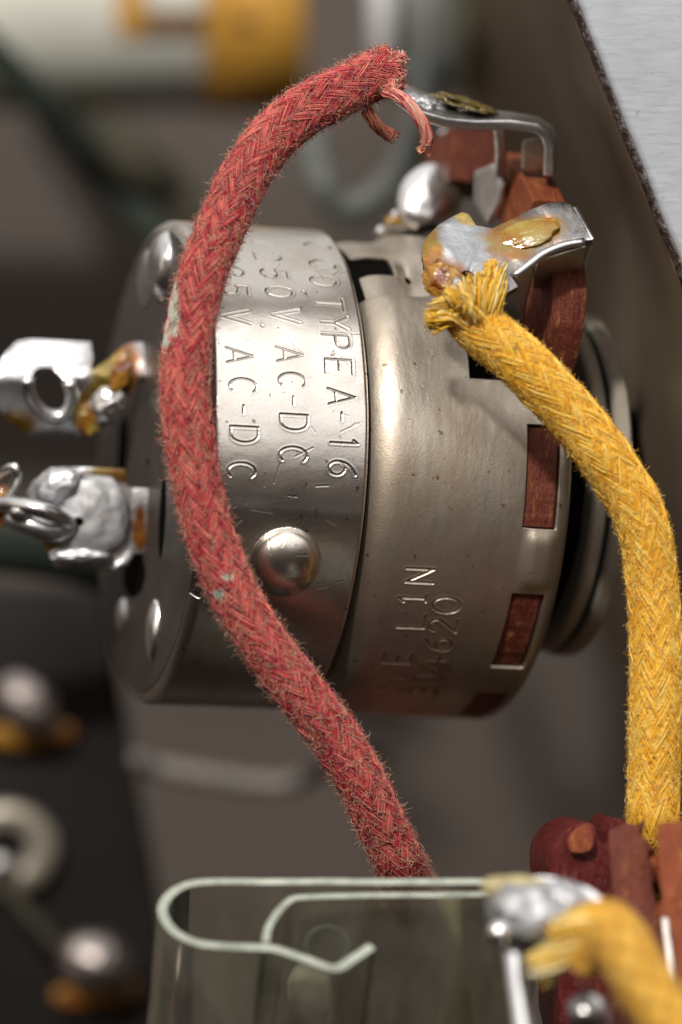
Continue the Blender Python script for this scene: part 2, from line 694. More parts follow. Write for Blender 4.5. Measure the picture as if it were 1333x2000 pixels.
finish('wall_sheet', strip(prof, jitter=0.006), MT['wall'], wall_root, smooth=False)
ep = [(0.034, 0.009), (0.027, 0.008), (0.018, 0.001), (0.008, -0.014), (0.002, -0.038), (0.008, -0.05), (0.03, -0.02)]
m = M('scuffed_cut_edge')
n1 = m.noise(22, 4, 0.7)
n2 = m.noise(55, 3, 0.7)
c = m.mix(m.range(n1, 0.48, 0.56, 0, 1), (0.07, 0.045, 0.038), (0.20, 0.18, 0.18))
c = m.mix(m.range(n2, 0.66, 0.70, 0, 1), c, (0.70, 0.70, 0.72))
m.set(Base_Color=c, Metallic=0.7, Roughness=0.4)
m.bump(n1, 0.8, 0.03)
m.bump(n2, 0.6, 0.015)
finish('flange_edge', strip(ep, jitter=0.012), m.m, wall_root)
fp = [(0.033, 0.008), (0.045, 0.014), (0.07, 0.016), (0.5, 0.016), (1.1, 0.016), (1.1, -0.075), (0.092, -0.075), (0.036, -0.0045)]
finish('flange', strip(fp, jitter=0.010), MT['flange'], wall_root, smooth=False)

# ================================================================== THE CONTROL
AL, RO = math.radians(15.5), math.radians(3.0)
a_ax = Vector((math.cos(AL) * math.cos(RO), -math.sin(RO) * math.cos(AL), -math.sin(AL)))
u_ax = Vector((math.sin(RO), math.cos(RO), 0))
n_ax = a_ax.cross(u_ax)
if n_ax.z < 0:
    n_ax = -n_ax
a_np, u_np, n_np = np.array(a_ax), np.array(u_ax), np.array(n_ax)
O = P(597, 919, 0)
O_np = np.array(O)
R = 1.196


def CY(t, phi, r):
    t, phi, r = np.broadcast_arrays(np.asarray(t, float), np.asarray(phi, float), np.asarray(r, float))
    return O_np + t[..., None] * a_np + r[..., None] * (np.sin(phi)[..., None] * u_np + np.cos(phi)[..., None] * n_np)


def hit(px, py, r=R):
    """where the view line through a photo pixel meets the control's cylinder: (t, phi)"""
    o_ = np.array([0, 0, D])
    dd = np.array(P(px, py, 0)) - o_
    oo = o_ - O_np
    op = oo - (oo @ a_np) * a_np
    dp = dd - (dd @ a_np) * a_np
    A_, B_, C_ = dp @ dp, 2 * op @ dp, op @ op - r * r
    disc = B_ * B_ - 4 * A_ * C_
    k = (-B_ - math.sqrt(max(disc, 0))) / (2 * A_)
    q = oo + k * dd
    return float(q @ a_np), math.atan2(q @ u_np, q @ n_np)


# --- single-stroke lettering
def arc(cx, cy, rx, ry, a0, a1, n=9):
    return [(cx + rx * math.cos(math.radians(a0 + (a1 - a0) * i / n)), cy + ry * math.sin(math.radians(a0 + (a1 - a0) * i / n))) for i in range(n + 1)]


GL = {
    'A': [[(0, 0), (.5, 1), (1, 0)], [(.2, .28), (.8, .28)]],
    'C': [arc(.55, .5, .5, .5, 50, 310, 14)],
    'D': [[(0, 0), (0, 1), (.45, 1)] + arc(.45, .5, .5, .5, 90, -90, 10) + [(0, 0)]],
    'E': [[(.95, 0), (0, 0), (0, 1), (.95, 1)], [(0, .5), (.7, .5)]],
    'L': [[(0, 1), (0, 0), (.9, 0)]],
    'M': [[(0, 0), (0, 1), (.5, .3), (1, 1), (1, 0)]],
    'N': [[(0, 0), (0, 1), (.9, 0), (.9, 1)]],
    'O': [arc(.5, .5, .48, .5, 0, 360, 18)],
    'P': [[(0, 0), (0, 1), (.55, 1)] + arc(.55, .74, .38, .26, 90, -90, 8) + [(0, .48)]],
    'T': [[(.5, 0), (.5, 1)], [(0, 1), (1, 1)]],
    'V': [[(0, 1), (.5, 0), (1, 1)]],
    'Y': [[(0, 1), (.5, .5), (1, 1)], [(.5, .5), (.5, 0)]],
    '-': [[(.1, .48), (.9, .48)]],
    '.': [[(.45, .02), (.55, .06)]],
    '0': [arc(.5, .5, .46, .5, 0, 360, 18)],
    '1': [[(.2, .78), (.5, 1), (.5, 0)], [(.25, 0), (.75, 0)]],
    'i': [[(.5, 1), (.5, 0)], [(.3, .84), (.5, 1)]],
    '2': [arc(.5, .72, .42, .28, 170, -20, 9) + [(.05, 0), (.95, 0)]],
    '3': [arc(.45, .74, .4, .26, 150, -90, 9) + arc(.45, .26, .45, .26, 90, -150, 9)],
    '4': [[(.75, 0), (.75, 1), (0, .3), (1, .3)]],
    '5': [[(.85, 1), (.12, 1), (.08, .58)] + arc(.45, .33, .45, .32, 130, -150, 10)],
    '6': [[(.85, 1)] + arc(.85, .3, .80, .62, 115, 180, 5) + arc(.47, .3, .42, .3, 180, -180, 16)],
}


def letter_segs(ch, t0, phi0, h, w, up, adv, r=R, slant=0.0):
    """strokes of one stamped character centred at (t0, phi0): up = +1 letter tops toward +t"""
    segs = []
    for pl in GL[ch]:
        q = []
        for (x, y) in pl:
            xx, yy = (x - .5) * w, (y - .5) * h
            q.append((t0 + up * yy + slant * xx, phi0 * r + adv * xx))
        segs += [(q[i], q[i + 1]) for i in range(len(q) - 1)]
    return segs


def engrave(Tm, Am, segs, width, depth):
    """lower a surface sampled at (Tm, Am) along stroke segments"""
    out = np.zeros_like(Tm)
    for (p, q) in segs:
        x0, x1 = min(p[0], q[0]) - width * 3, max(p[0], q[0]) + width * 3
        y0, y1 = min(p[1], q[1]) - width * 3, max(p[1], q[1]) + width * 3
        i0, i1 = np.searchsorted(Tm[:, 0], [x0, x1])
        j0, j1 = np.searchsorted(Am[0], [y0, y1])
        if i1 <= i0 or j1 <= j0:
            continue
        X, Y = Tm[i0:i1, j0:j1], Am[i0:i1, j0:j1]
        dx, dy = q[0] - p[0], q[1] - p[1]
        L2 = dx * dx + dy * dy + 1e-12
        k = np.clip(((X - p[0]) * dx + (Y - p[1]) * dy) / L2, 0, 1)
        dist = np.hypot(X - p[0] - k * dx, Y - p[1] - k * dy)
        g = -depth * np.exp(-(dist / width) ** 2) + 0.28 * depth * np.exp(-((dist - 1.9 * width) / (0.8 * width)) ** 2)
        cur = out[i0:i1, j0:j1]
        out[i0:i1, j0:j1] = np.where(np.abs(g) > np.abs(cur), g, cur)
    return out


pot = empty('rotary_control', O - Vector((0, 0, R)), 'nickel plated cylindrical control stamped 125V AC-DC behind the red cloth wire', 'potentiometer')


def phis(lo, hi, fine, coarse=0.05):
    a = np.arange(lo, hi, fine)
    b = np.arange(hi, lo + 2 * math.pi, coarse)
    return np.concatenate([a, b])


# ---- switch cup (left drum, stamped)
T0, T1 = -0.800, -0.014
ts = np.concatenate([np.linspace(T0, T0 + 0.06, 24, endpoint=False), np.arange(T0 + 0.06, T1 - 0.03, 0.0038), np.linspace(T1 - 0.03, T1, 12)])
ph = phis(math.radians(-80), math.radians(88), 0.0032)
TT, PP = np.meshgrid(ts, ph, indexing='ij')
AA = PP * R
segs = []
rows = [
    # (string of (char, photo y)), photo x of the row centre near the viewer
    ([('C', 480), ('C', 516), ('O', 549), ('.', 571), ('T', 594), ('Y', 630), ('P', 667), ('E', 716), ('A', 775), ('-', 814), ('i', 866), ('6', 916)],
     {480: 622, 516: 631, 549: 633, 571: 618, 594: 646, 630: 655, 667: 658, 716: 664, 775: 668, 814: 669, 866: 671, 916: 668}),
    ([('1', 473), ('2', 501), ('5', 535), ('0', 570), ('V', 616), ('.', 638), ('A', 692), ('C', 742), ('-', 783), ('D', 826), ('C', 888)],
     {473: 520, 501: 525, 535: 537, 570: 546, 616: 558, 638: 538, 692: 567, 742: 572, 783: 575, 826: 574, 888: 574}),
    ([('1', 503), ('2', 530), ('5', 566), ('V', 618), ('.', 639), ('A', 694), ('C', 753), ('-', 800), ('D', 850), ('C', 919)],
     {503: 444, 530: 450, 566: 457, 618: 461, 639: 438, 694: 471, 753: 474, 800: 476, 850: 477, 919: 472}),
]
for chars, xs in rows:
    for ch, y in chars:
        t_, p_ = hit(xs[y], y)
        ta, pa = hit(xs[y], y - 13)
        w = 0.078 if ch not in '.-' else 0.05
        segs += letter_segs(ch, t_ + random.uniform(-.004, .004), p_, 0.134, w, +1, -1, slant=random.uniform(-.05, .05))
rr = np.full_like(TT, R)
eng = engrave(TT, AA, segs, 0.0046, 0.0042)
rr = rr + eng
# rounded rims
rr -= 0.050 * np.clip((T0 + 0.055 - TT) / 0.055, 0, 1) ** 2.2
rr -= 0.016 * np.clip((TT - (T1 - 0.022)) / 0.022, 0, 1) ** 2
# pressed dome
td, pd = hit(556, 1098)
dist = np.hypot(TT - td, (PP - pd) * R)
rd = 0.172
rr += np.where(dist < rd, 0.105 * np.sqrt(np.clip(1 - (dist / rd) ** 2, 0, 1)) ** 0.9, 0) 
# faint pressed line below the lettering, slight dents and waves
_, pl = hit(580, 1000)
rr += 0.0016 * np.exp(-((PP - pl) / 0.030) ** 2)
rr += 0.0035 * (fbm(np.stack([TT * 2.5, AA * 3.5, 0 * TT], -1), 3) - 0.5)
rr += 0.0010 * (fbm(np.stack([TT * 9, AA * 16, 0 * TT], -1), 9) - 0.5)
# small scratches
sc = []
for k in range(46):
    y_ = random.uniform(-0.6, 1.4)
    x_ = random.uniform(T0 + .1, T1 - .06)
    an = random.gauss(0, 0.5) + (math.pi / 2 if random.random() < .35 else 0)
    L = random.uniform(.02, .12)
    sc.append(((x_, y_), (x_ + L * math.cos(an), y_ + L * math.sin(an))))
rr += engrave(TT, AA, sc, 0.0035, 0.0012)
# notch in the rim at the lower left
tn, pn = hit(392, 1140)
notch = (TT[:, :] < T0 + 0.045) & (np.abs((PP - pn) * R) < 0.085)
grm = np.clip(-eng / 0.0030, 0, 1) * (0.35 + 0.9 * vnoise(np.stack([TT * 14, AA * 14, 0 * TT], -1), 61))
me = mesh_np(CY(TT, PP, rr).reshape(-1, 3), grid_quads(len(ts), len(ph), True, keep=~notch), np.repeat(grm.reshape(-1, 1), 3, 1))
o = finish('switch_cup', me, MT['cup'], pot, label='bright cup stamped CO. TYPE A-16, 250V. AC-DC')
mod = o.modifiers.new('s', 'SOLIDIFY')
mod.thickness = 0.03
mod.offset = -1 if True else 1


def lathe(name, prof, mat, parent, n=160, amp=0, label=None, p0=0.0, p1=2 * math.pi):
    """prof: list of (t, r)"""
    prof = np.array(prof, float)
    full = abs(p1 - p0 - 2 * math.pi) < 1e-6
    pp = np.linspace(p0, p1, n, endpoint=not full)
    TT_, PP_ = np.meshgrid(prof[:, 0], pp, indexing='ij')
    RR_ = np.repeat(prof[:, 1][:, None], n, 1)
    me_ = mesh_np(CY(TT_, PP_, RR_).reshape(-1, 3), grid_quads(len(prof), n, full))
    o_ = finish(name, me_, mat, parent, label=label)
    md = o_.modifiers.new('e', 'EDGE_SPLIT')
    md.split_angle = math.radians(35)
    return o_


lathe('end_plate', [(-0.806, 0.02), (-0.806, 1.128), (-0.800, 1.139), (-0.76, 1.135), (-0.60, 1.12), (-0.60, 0.3)], MT['fibre'], pot, label='dark fibre end plate')
lathe('inner_drum', [(-0.58, 0.5), (-0.58, R - 0.075), (0.77, R - 0.075), (0.77, 0.5)], MT['black'], pot)

# ---- front housing
H0, H1 = 0.006, 1.035
ts = np.concatenate([np.linspace(H0, H0 + 0.2, 60, endpoint=False), np.arange(H0 + 0.2, H1, 0.0045)])
ph = phis(math.radians(-86), math.radians(88), 0.0036)
TT, PP = np.meshgrid(ts, ph, indexing='ij')
AA = PP * R
segs = []
for ch, x, y, w in [('N', 820, 1123, .080), ('1', 805, 1168, .075), ('L', 803, 1212, .085), ('E', 776, 1284, .085), ('M', 762, 1334, .11),
                    ('0', 872, 1182, .095), ('2', 865, 1222, .085), ('6', 856, 1258, .09), ('4', 845, 1294, .09), ('0', 835, 1326, .09), ('3', 826, 1348, .1)]:
    t_, p_ = hit(x, y)
    segs += letter_segs(ch, t_, p_, 0.140, w, -1, +1, slant=-.1)
rr = np.full_like(TT, R + 0.004)
rr += engrave(TT, AA, segs, 0.0050, 0.0105)
# rolled left shoulder
x = np.clip((H0 + 0.17 - TT) / 0.17, 0, 1)
rr -= 0.075 * x ** 2.6
# right-hand rounded corner
x = np.clip((TT - 0.945) / (H1 - 0.945), 0, 1)
rr -= 0.16 * (1 - np.sqrt(np.clip(1 - x ** 2, 0, 1)))
# raised band stops at the top: beyond it the housing is set back
_, pedge = hit(745, 571)
_, pslot_a = hit(715, 498, R - .046)
_, pslot_b = hit(715, 536, R - .046)
step = 1 / (1 + np.exp(-(PP - pedge) / 0.006))
step *= 1 / (1 + np.exp((TT - 0.33) / 0.02))
rr -= 0.050 * step
# pressed dent beside the slot
tdn, pdn = hit(806, 523)
rr -= 0.05 * np.exp(-((TT - tdn) / 0.04) ** 2 - (((PP - pdn) * R) / 0.10) ** 2)
# bulged tab between the windows
tb, pb = hit(1052, 1095)
rr += 0.030 * np.exp(-((TT - tb) / 0.075) ** 4 - (((PP - pb) * R) / 0.145) ** 6)
rr += 0.008 * (fbm(np.stack([TT * 3, AA * 2, 0 * TT], -1), 23) - 0.5)
rr += 0.0020 * (fbm(np.stack([TT * 26, AA * 8, 0 * TT], -1), 29) - 0.5)
keep = np.ones_like(TT, bool)


def cut(x0, x1, pa, pb_):
    global keep
    keep &= ~((TT > x0) & (TT < x1) & (PP > min(pa, pb_)) & (PP < max(pa, pb_)))


tw0, _ = hit(1027, 930)
tw1, _ = hit(1093, 930)
WIN = [(832, 1033, 1060), (1160, 1306, 1030), (1352, 1412, 960)]
wphi = []
for (ya, yb, xm) in WIN:
    _, pa = hit(xm, ya)
    _, pb2 = hit(xm, yb)
    wphi.append((pa, pb2))
    cut(tw0, tw1, pa, pb2)
ts0, _ = hit(680, 515, R - .046)
ts1, _ = hit(764, 515, R - .046)
cut(ts0, ts1, pslot_a, pslot_b)
_, pk1 = hit(960, 742)
tk0, _ = hit(916, 718)
cut(tk0, 0.985, pk1, math.radians(150))
me = mesh_np(CY(TT, PP, rr).reshape(-1, 3), grid_quads(len(ts), len(ph), True, keep=keep))
o = finish('front_housing', me, MT['housing'], pot, label='worn plated front housing stamped with faint numerals')
mod = o.modifiers.new('s', 'SOLIDIFY')
mod.thickness = 0.035
mod.offset = -1
# front face, neck and washers
lathe('front_face', [(1.025, 0.1), (1.025, R - 0.17), (0.99, R - 0.19), (0.99, 0.1)], MT['housing'], pot)
twr = hit(1238, 880, 0.865)[0]
lathe('neck', [(1.02, 0.1), (1.02, 0.70), (twr - .18, 0.70), (twr - .18, 0.1)], MT['black'], pot)  # coloured near-black to stand in for the shadow between housing and washers
for (x0, x1, r_) in ((twr - .19, twr - .11, 0.845), (twr - .09, twr, 0.865)):
    lathe('washer', [(x0, 0.3), (x0, r_ - .02), (x0 + .015, r_), (x1 - .015, r_), (x1, r_ - .02), (x1, 0.3)], MT['ring'], pot)
lathe('gasket', [(twr - .115, 0.3), (twr - .115, r_ - .03), (twr - .085, r_ - .03), (twr - .085, 0.3)], MT['green'], pot)
lathe('bushing', [(twr - .01, 0.1), (twr - .01, 0.40), (1.9, 0.40), (1.9, 0.1)], MT['black'], pot)


# ---- phenolic wafer: seen through the windows and standing proud at the top
def wafer(name, p0, p1, r_in, r_out_fn, t0, t1, mat, n=70, seed=0):
    pp = np.linspace(p0, p1, n)
    V = []
    for i, p in enumerate(pp):
        ro = r_out_fn(p)
        jit = 0.006 * (float(fbm(np.array([p * 40, seed, 0.3]))) - .5)
        ring = [(t0, r_in), (t0, ro - .012), (t0 + .012, ro + jit), ((t0 + t1) / 2, ro + jit * 2), (t1 - .012, ro + jit), (t1, ro - .012), (t1, r_in)]
        V += [CY(a_, p, b_) for a_, b_ in ring]
    k = 7
    me_ = mesh_np(np.array(V), grid_quads(n, k, True))
    bm = bmesh.new()
    bm.from_mesh(me_)
    bm.verts.ensure_lookup_table()
    bm.faces.new([bm.verts[i] for i in range(k)])
    bm.faces.new([bm.verts[i] for i in range((n - 1) * k, n * k)][::-1])
    bmesh.ops.recalc_face_normals(bm, faces=bm.faces[:])
    bm.to_mesh(me_)
    bm.free()
    o_ = finish(name, me_, mat, pot)
    md = o_.modifiers.new('e', 'EDGE_SPLIT')
    md.split_angle = math.radians(40)
    return o_


for (pa, pb2) in wphi:
    lo, hi = min(pa, pb2), max(pa, pb2)
    wafer('wafer_edge', lo + .006, hi - .006, R - 0.3, lambda p: R - 0.010, tw0 + .006, tw1 - .004, MT['phen'], seed=lo)


def rout(p):
    g = math.degrees(p)
    return float(np.interp(g, [18, 24, 31, 36, 46, 60], [0.90, 0.99, 1.22, 1.31, 1.365, 1.37])) * R


wafer('terminal_wafer', math.radians(19), math.radians(52), 0.85, rout, tw0 + 0.07, tw1 + 0.07, MT['phen'], seed=3)
wafer('terminal_wafer', math.radians(55), math.radians(80), 1.12 * R, lambda p: 1.385 * R, tw0 + 0.045, tw1 + .045, MT['phen_orange'], seed=7)
wafer('terminal_wafer', math.radians(90), math.radians(106), 1.25 * R, lambda p: 1.47 * R, tw0 - 0.10, tw1 - 0.02, MT['phen'], seed=9)

# ---- terminals on the wafer


MT['lug_a'] = lugmat('fluxed_lug', [
    (P(1000, 465, 1.2), (0.13, 0.10, 0.3), AMB, OLV), (P(1045, 450, 1.2), (0.14, 0.08, 0.3), OLV, AMB),
    (P(838, 500, 1.2), (0.06, 0.16, 0.3), OLV, AMB), (P(868, 545, 1.2), (0.12, 0.08, 0.3), BRN, AMB), (P(918, 425, 1.1), (0.07, 0.04, 0.3), STRAW, OLV)],
    base=(0.24, 0.23, 0.23), base2=(0.14, 0.13, 0.12),
    solder=[(P(905, 490, 1.2), (0.19, 0.18, 0.5), (0.29, 0.30, 0.32))])
MT['lug_b'] = lugmat('stained_lug', [
    (P(236, 722, 0), (0.11, 0.14, 0.5), BRN, AMB), (P(170, 810, 0), (0.07, 0.12, 0.5), AMB, STRAW), (P(215, 740, 0), (0.10, 0.14, 0.5), STRAW, OLV), (P(20, 830, 0), (0.14, 0.08, 0.5), OLV, BRN)],
    base=(0.66, 0.67, 0.70), base2=(0.46, 0.45, 0.45))
MT['lug_c'] = lugmat('soldered_lug', [
    (P(225, 925, 0.2), (0.14, 0.05, 0.5), OLV, BRN), (P(274, 1035, 0.2), (0.035, 0.12, 0.5), BRN, AMB), (P(95, 1075, 0.2), (0.06, 0.07, 0.5), OLV, STRAW)],
    base=(0.60, 0.60, 0.62), base2=(0.45, 0.43, 0.42))


def lz(px, py):
    return 1.20 + (py - 470) * S * 0.55


lug = plate('terminal_lug', smooth_loop([(930, 440), (962, 446)], 1) +
            [(1000, 428), (1040, 408), (1072, 396), (1102, 394), (1118, 402), (1137, 430), (1156, 468), (1140, 470), (1098, 478), (1060, 496), (1030, 517), (1000, 540),
             (1012, 560), (985, 574), (950, 590), (905, 596), (868, 586), (842, 550), (827, 512), (825, 482), (834, 462), (856, 440), (882, 424), (903, 414), (916, 418)],
            lz, MT['lug_a'], pot, holes=[ring_pts(912, 552, 20, 24, 16)], thick=0.05, noise=0.03, seed=4, label='solder-coated lug holding the yellow wire')
# folded skirts of the clip
tube('lug_rim', [P(1002, 541, lz(0, 541) - .005), P(1034, 517, lz(0, 517)), P(1062, 496, lz(0, 496)), P(1100, 480, lz(0, 480) - .005), P(1142, 472, lz(0, 472) - .01)], 0.020, MT['tin'], lug)


def quadsheet(name, pts, mat, parent, thick=0.04, label=None):
    """a bent strip through pairs of points ((left,right) rows)"""
    n = len(pts)
    V = np.array([[np.array(a_), np.array(b_)] for a_, b_ in pts]).reshape(-1, 3)
    me_ = mesh_np(V, grid_quads(n, 2, wrap_v=False))
    o_ = finish(name, me_, mat, parent, label=label)
    md = o_.modifiers.new('s', 'SOLIDIFY')
    md.thickness = thick
    md.offset = 0
    b = o_.modifiers.new('b', 'BEVEL')
    b.width = 0.012
    b.segments = 2
    b.limit_method = 'ANGLE'
    b.angle_limit = math.radians(40)
    return o_


quadsheet('lug_fold', [(P(1156, 470, 1.18), P(1118, 404, 1.02)), (P(1157, 480, 1.08), P(1124, 412, 0.95)), (P(1148, 500, 0.9), P(1125, 430, 0.8)), (P(1134, 548, 0.6), P(1112, 470, 0.5))], MT['tin'], lug)
quadsheet('lug_fold', [(P(1146, 478, 1.16), P(1050, 508, 1.22)), (P(1138, 512, 0.98), P(1043, 530, 1.05)), (P(1132, 548, 0.7), P(1040, 560, 0.8))], MT['housing'], lug, thick=0.03)
quadsheet('lug_leg', [(P(985, 500, 1.1), P(1046, 492, 1.1)), (P(975, 545, 1.0), P(1040, 540, 1.0)), (P(978, 590, 0.85), P(1028, 590, 0.85)), (P(985, 650, 0.7), P(1022, 655, 0.7))], MT['tin'], lug, thick=0.05)
finish('solder', blob_mesh(P(893, 565, lz(0, 560) + .02), (0.035, 0.06, 0.06), rotm('X', -25), 0.15, 2.2, 6), MT['rod'], lug)
finish('flux', blob_mesh(P(1024, 458, lz(0, 458) + .006), (0.160, 0.068, 0.013), rotm('Z', 14) @ rotm('X', -28), 0.34, 1.7, 8), MT['flux'], lug)
finish('flux', blob_mesh(P(862, 545, lz(0, 545) + .004), (0.085, 0.085, 0.035), rotm('Z', 28) @ rotm('X', -20), 0.35, 3, 9), MT['flux_brown'], lug)

# second terminal, seen edge-on
lug2 = quadsheet('terminal_lug', [(P(778, 172, 0.55), P(775, 192, 0.85)), (P(830, 190, 0.5), P(820, 226, 0.85)), (P(880, 205, 0.5), P(870, 240, 0.8)), (P(935, 222, 0.5), P(925, 245, 0.75)), (P(1000, 228, 0.5), P(995, 244, 0.72)),
                                 (P(1050, 238, 0.5), P(1046, 250, 0.72)), (P(1070, 250, 0.48), P(1066, 264, 0.7)), (P(1078, 275, 0.45), P(1074, 285, 0.68)), (P(1076, 340, 0.4), P(1072, 345, 0.62))],
                MT['tin'], pot, thick=0.055, label='bent lug under the red wire end')
quadsheet('lug_fold', [(P(1068, 268, 0.6), P(1020, 275, 0.6)), (P(1062, 330, 0.5), P(1018, 332, 0.5))], MT['housing'], lug2, thick=0.04)
quadsheet('lug_leg', [(P(985, 238, 0.55), P(962, 238, 0.55)), (P(990, 300, 0.4), P(968, 300, 0.4)), (P(985, 345, 0.3), P(968, 345, 0.3))], MT['tin'], lug2, thick=0.04)
finish('flux', blob_mesh(P(905, 208, 0.62), (0.17, 0.045, 0.11), rotm('Z', -17), 0.35, 3, 12), plain('dirty_flux', (0.12, 0.09, 0.03), (0.20, 0.15, 0.05), 0.2, 6), lug2)
finish('solder', blob_mesh(P(825, 208, 0.66), (0.14, 0.055, 0.12), rotm('Z', -14), 0.25, 3, 13), MT['solder'], lug2)

# third terminal, deep and blurred, catching the light
def tz(z0, cx, cy):
    return lambda x, y: z0 + (y - cy) * S * .42 - (x - cx) * S * .25


lug3 = plate('terminal_lug', smooth_loop([(752, 436), (790, 392), (822, 345), (856, 322), (893, 325), (896, 372), (882, 420), (850, 440), (800, 448)], 4), tz(-0.3, 840, 380), MT['rod'], pot, thick=.06, noise=.008, seed=3,
             label='bright blurred lug deep behind the others')
finish('solder', blob_mesh(P(840, 388, -0.22), (0.16, 0.20, 0.08), rotm('Z', -32) @ rotm('X', -22), 0.08, 1.3, 24), MT['rod'], lug3)
plate('lug_plate', [(862, 250), (918, 255), (910, 312), (850, 308)], tz(-0.5, 880, 280), MT['rod'], lug3, thick=.05)
plate('lug_plate', [(925, 335), (965, 318), (985, 360), (975, 395), (950, 440), (925, 400)], lambda x, y: 0.25 + (x - 950) * S * .9, MT['tin'], lug3, thick=.05)
plate('lug_plate', [(740, 440), (830, 452), (826, 462), (735, 452)], tz(-0.3, 800, 450), MT['tin'], lug3, thick=.05)
finish('flux', blob_mesh(P(770, 432, -0.2), (0.05, 0.03, 0.03), None, 0.2, 2.2, 22), MT['flux'], lug3)

# ---- fittings on the end plate


def face_pt(px, py, t0):
    o_ = np.array([0, 0, D])
    dd = np.array(P(px, py, 0)) - o_
    k = ((O_np - o_) @ a_np + t0) / (dd @ a_np)
    return o_ + k * dd


RA = np.array([a_np, u_np, n_np]).T
for (px, py, rad, mt) in ((322, 520, (0.085, 0.17, 0.15), 'rod'), (290, 545, (0.045, 0.15, 0.13), 'tin'), (305, 1232, (0.05, 0.16, 0.09), 'rod'), (243, 1202, (0.04, 0.09, 0.08), 'tin')):
    finish('rivet', blob_mesh(face_pt(px, py, -0.80), rad, RA, 0.08, 1.5, int(px)), MT[mt], pot)

for (px, py, rad) in ((262, 1118, (0.010, 0.12, 0.24)), (240, 880, (0.010, 0.18, 0.10)), (318, 1010, (0.010, 0.20, 0.06))):
    finish('shade_patch', blob_mesh(face_pt(px, py, -0.806), rad, RA, 0.10, 1.5, int(px)), MT['black'], pot)  # flat black patches painting in the dark shade around the lugs

# upper switch lug


def uz(px, py):
    return 0.05 + (300 - px) * S * 0.10 - abs(py - 740) * S * 0.45


ul = plate('switch_lug', [(-12, 760), (-8, 716), (14, 686), (34, 666), (60, 662), (178, 668), (182, 700), (176, 726), (215, 700), (240, 676), (262, 668), (298, 670), (297, 722), (270, 740),
                          (262, 780), (236, 812), (208, 832), (178, 852), (120, 856), (60, 850), (20, 826), (-4, 796)],
           uz, MT['lug_b'], pot, holes=[ring_pts(98, 762, 34, 50, 20, -0.5)], thick=0.05, cuts=2, noise=0.03, seed=8, label='upper soldering lug with an open eye')
tube('lug_rim', [np.array(P(x, y, uz(x, y) + .02)) for x, y in ring_pts(98, 762, 40, 56, 14, -0.5)[:10]], 0.035, MT['rod'], ul)
finish('flux', blob_mesh(P(172, 812, uz(172, 812) + .02), (0.055, 0.09, 0.025), rotm('Z', 20), 0.4, 3, 31), MT['flux'], ul)
finish('flux', blob_mesh(P(236, 730, uz(236, 730) + .02), (0.05, 0.10, 0.025), rotm('Z', -18), 0.4, 3, 32), MT['flux_brown'], ul)
finish('solder', blob_mesh(P(212, 790, uz(212, 790) + .02), (0.09, 0.10, 0.05), rotm('Z', -30), 0.2, 2, 33), MT['rod'], ul)


def wz(px, py):
    return 0.25 + (300 - px) * S * 0.05


ll = plate('switch_lug', [(250, 952), (306, 955), (304, 1080), (262, 1082), (250, 1104), (210, 1114), (160, 1112), (110, 1110), (90, 1078), (76, 1040), (58, 1000), (52, 960), (70, 938), (100, 914), (160, 912), (244, 916)],
           wz, MT['lug_c'], pot, thick=0.05, cuts=2, noise=0.03, seed=18, label='lower soldering lug filled with grey solder')
finish('solder', blob_mesh(P(180, 1010, wz(0, 0) + .015), (0.185, 0.215, 0.045), None, 0.22, 1.8, 41), MT['matte_solder'], ll)
finish('solder', blob_mesh(P(118, 950, wz(0, 0) + .03), (0.12, 0.085, 0.045), rotm('Z', 25), 0.18, 2, 42), MT['solder'], ll)
finish('solder', blob_mesh(P(160, 1085, wz(0, 0) + .02), (0.16, 0.05, 0.04), None, 0.2, 2, 43), MT['solder'], ll)
finish('pin_hole', blob_mesh(P(152, 1018, wz(0, 0) + .06), (0.030, 0.022, 0.02), None, 0.2, 3, 46), MT['black'], ll)

# stub of bare wire twisted through the lower lug
wire = empty('wire_stub', P(20, 990, 0.3), 'bright tinned wire end twisted into the lower left lug', 'wire')
bw = tube('hooked_strand', [P(-60, 960, 0.2), P(-10, 935, 0.3), P(12, 918, 0.4), P(30, 912, 0.45), P(33, 935, 0.42), P(20, 970, 0.35), P(15, 1000, 0.3)], 0.022, MT['rod'], wire)
tube('lower_strand', [P(-70, 975, 0.25), P(-10, 985, 0.35), P(30, 985, 0.45), P(75, 995, 0.5), P(115, 1008, 0.45), P(138, 1022, 0.36)], 0.040, MT['rod'], wire)
tube('flat_strand', [P(20, 1010, 0.36), P(60, 1025, 0.42), P(100, 1038, 0.40), P(135, 1030, 0.33)], 0.052, MT['tin'], wire)
finish('solder', blob_mesh(P(42, 1000, 0.45), (0.062, 0.056, 0.06), None, 0.05, 2, 47), MT['rod'], wire)
finish('flux', blob_mesh(P(4, 985, 0.3), (0.06, 0.10, 0.05), None, 0.2, 2, 48), MT['flux_brown'], wire)


# ================================================================== CLOTH-COVERED WIRES


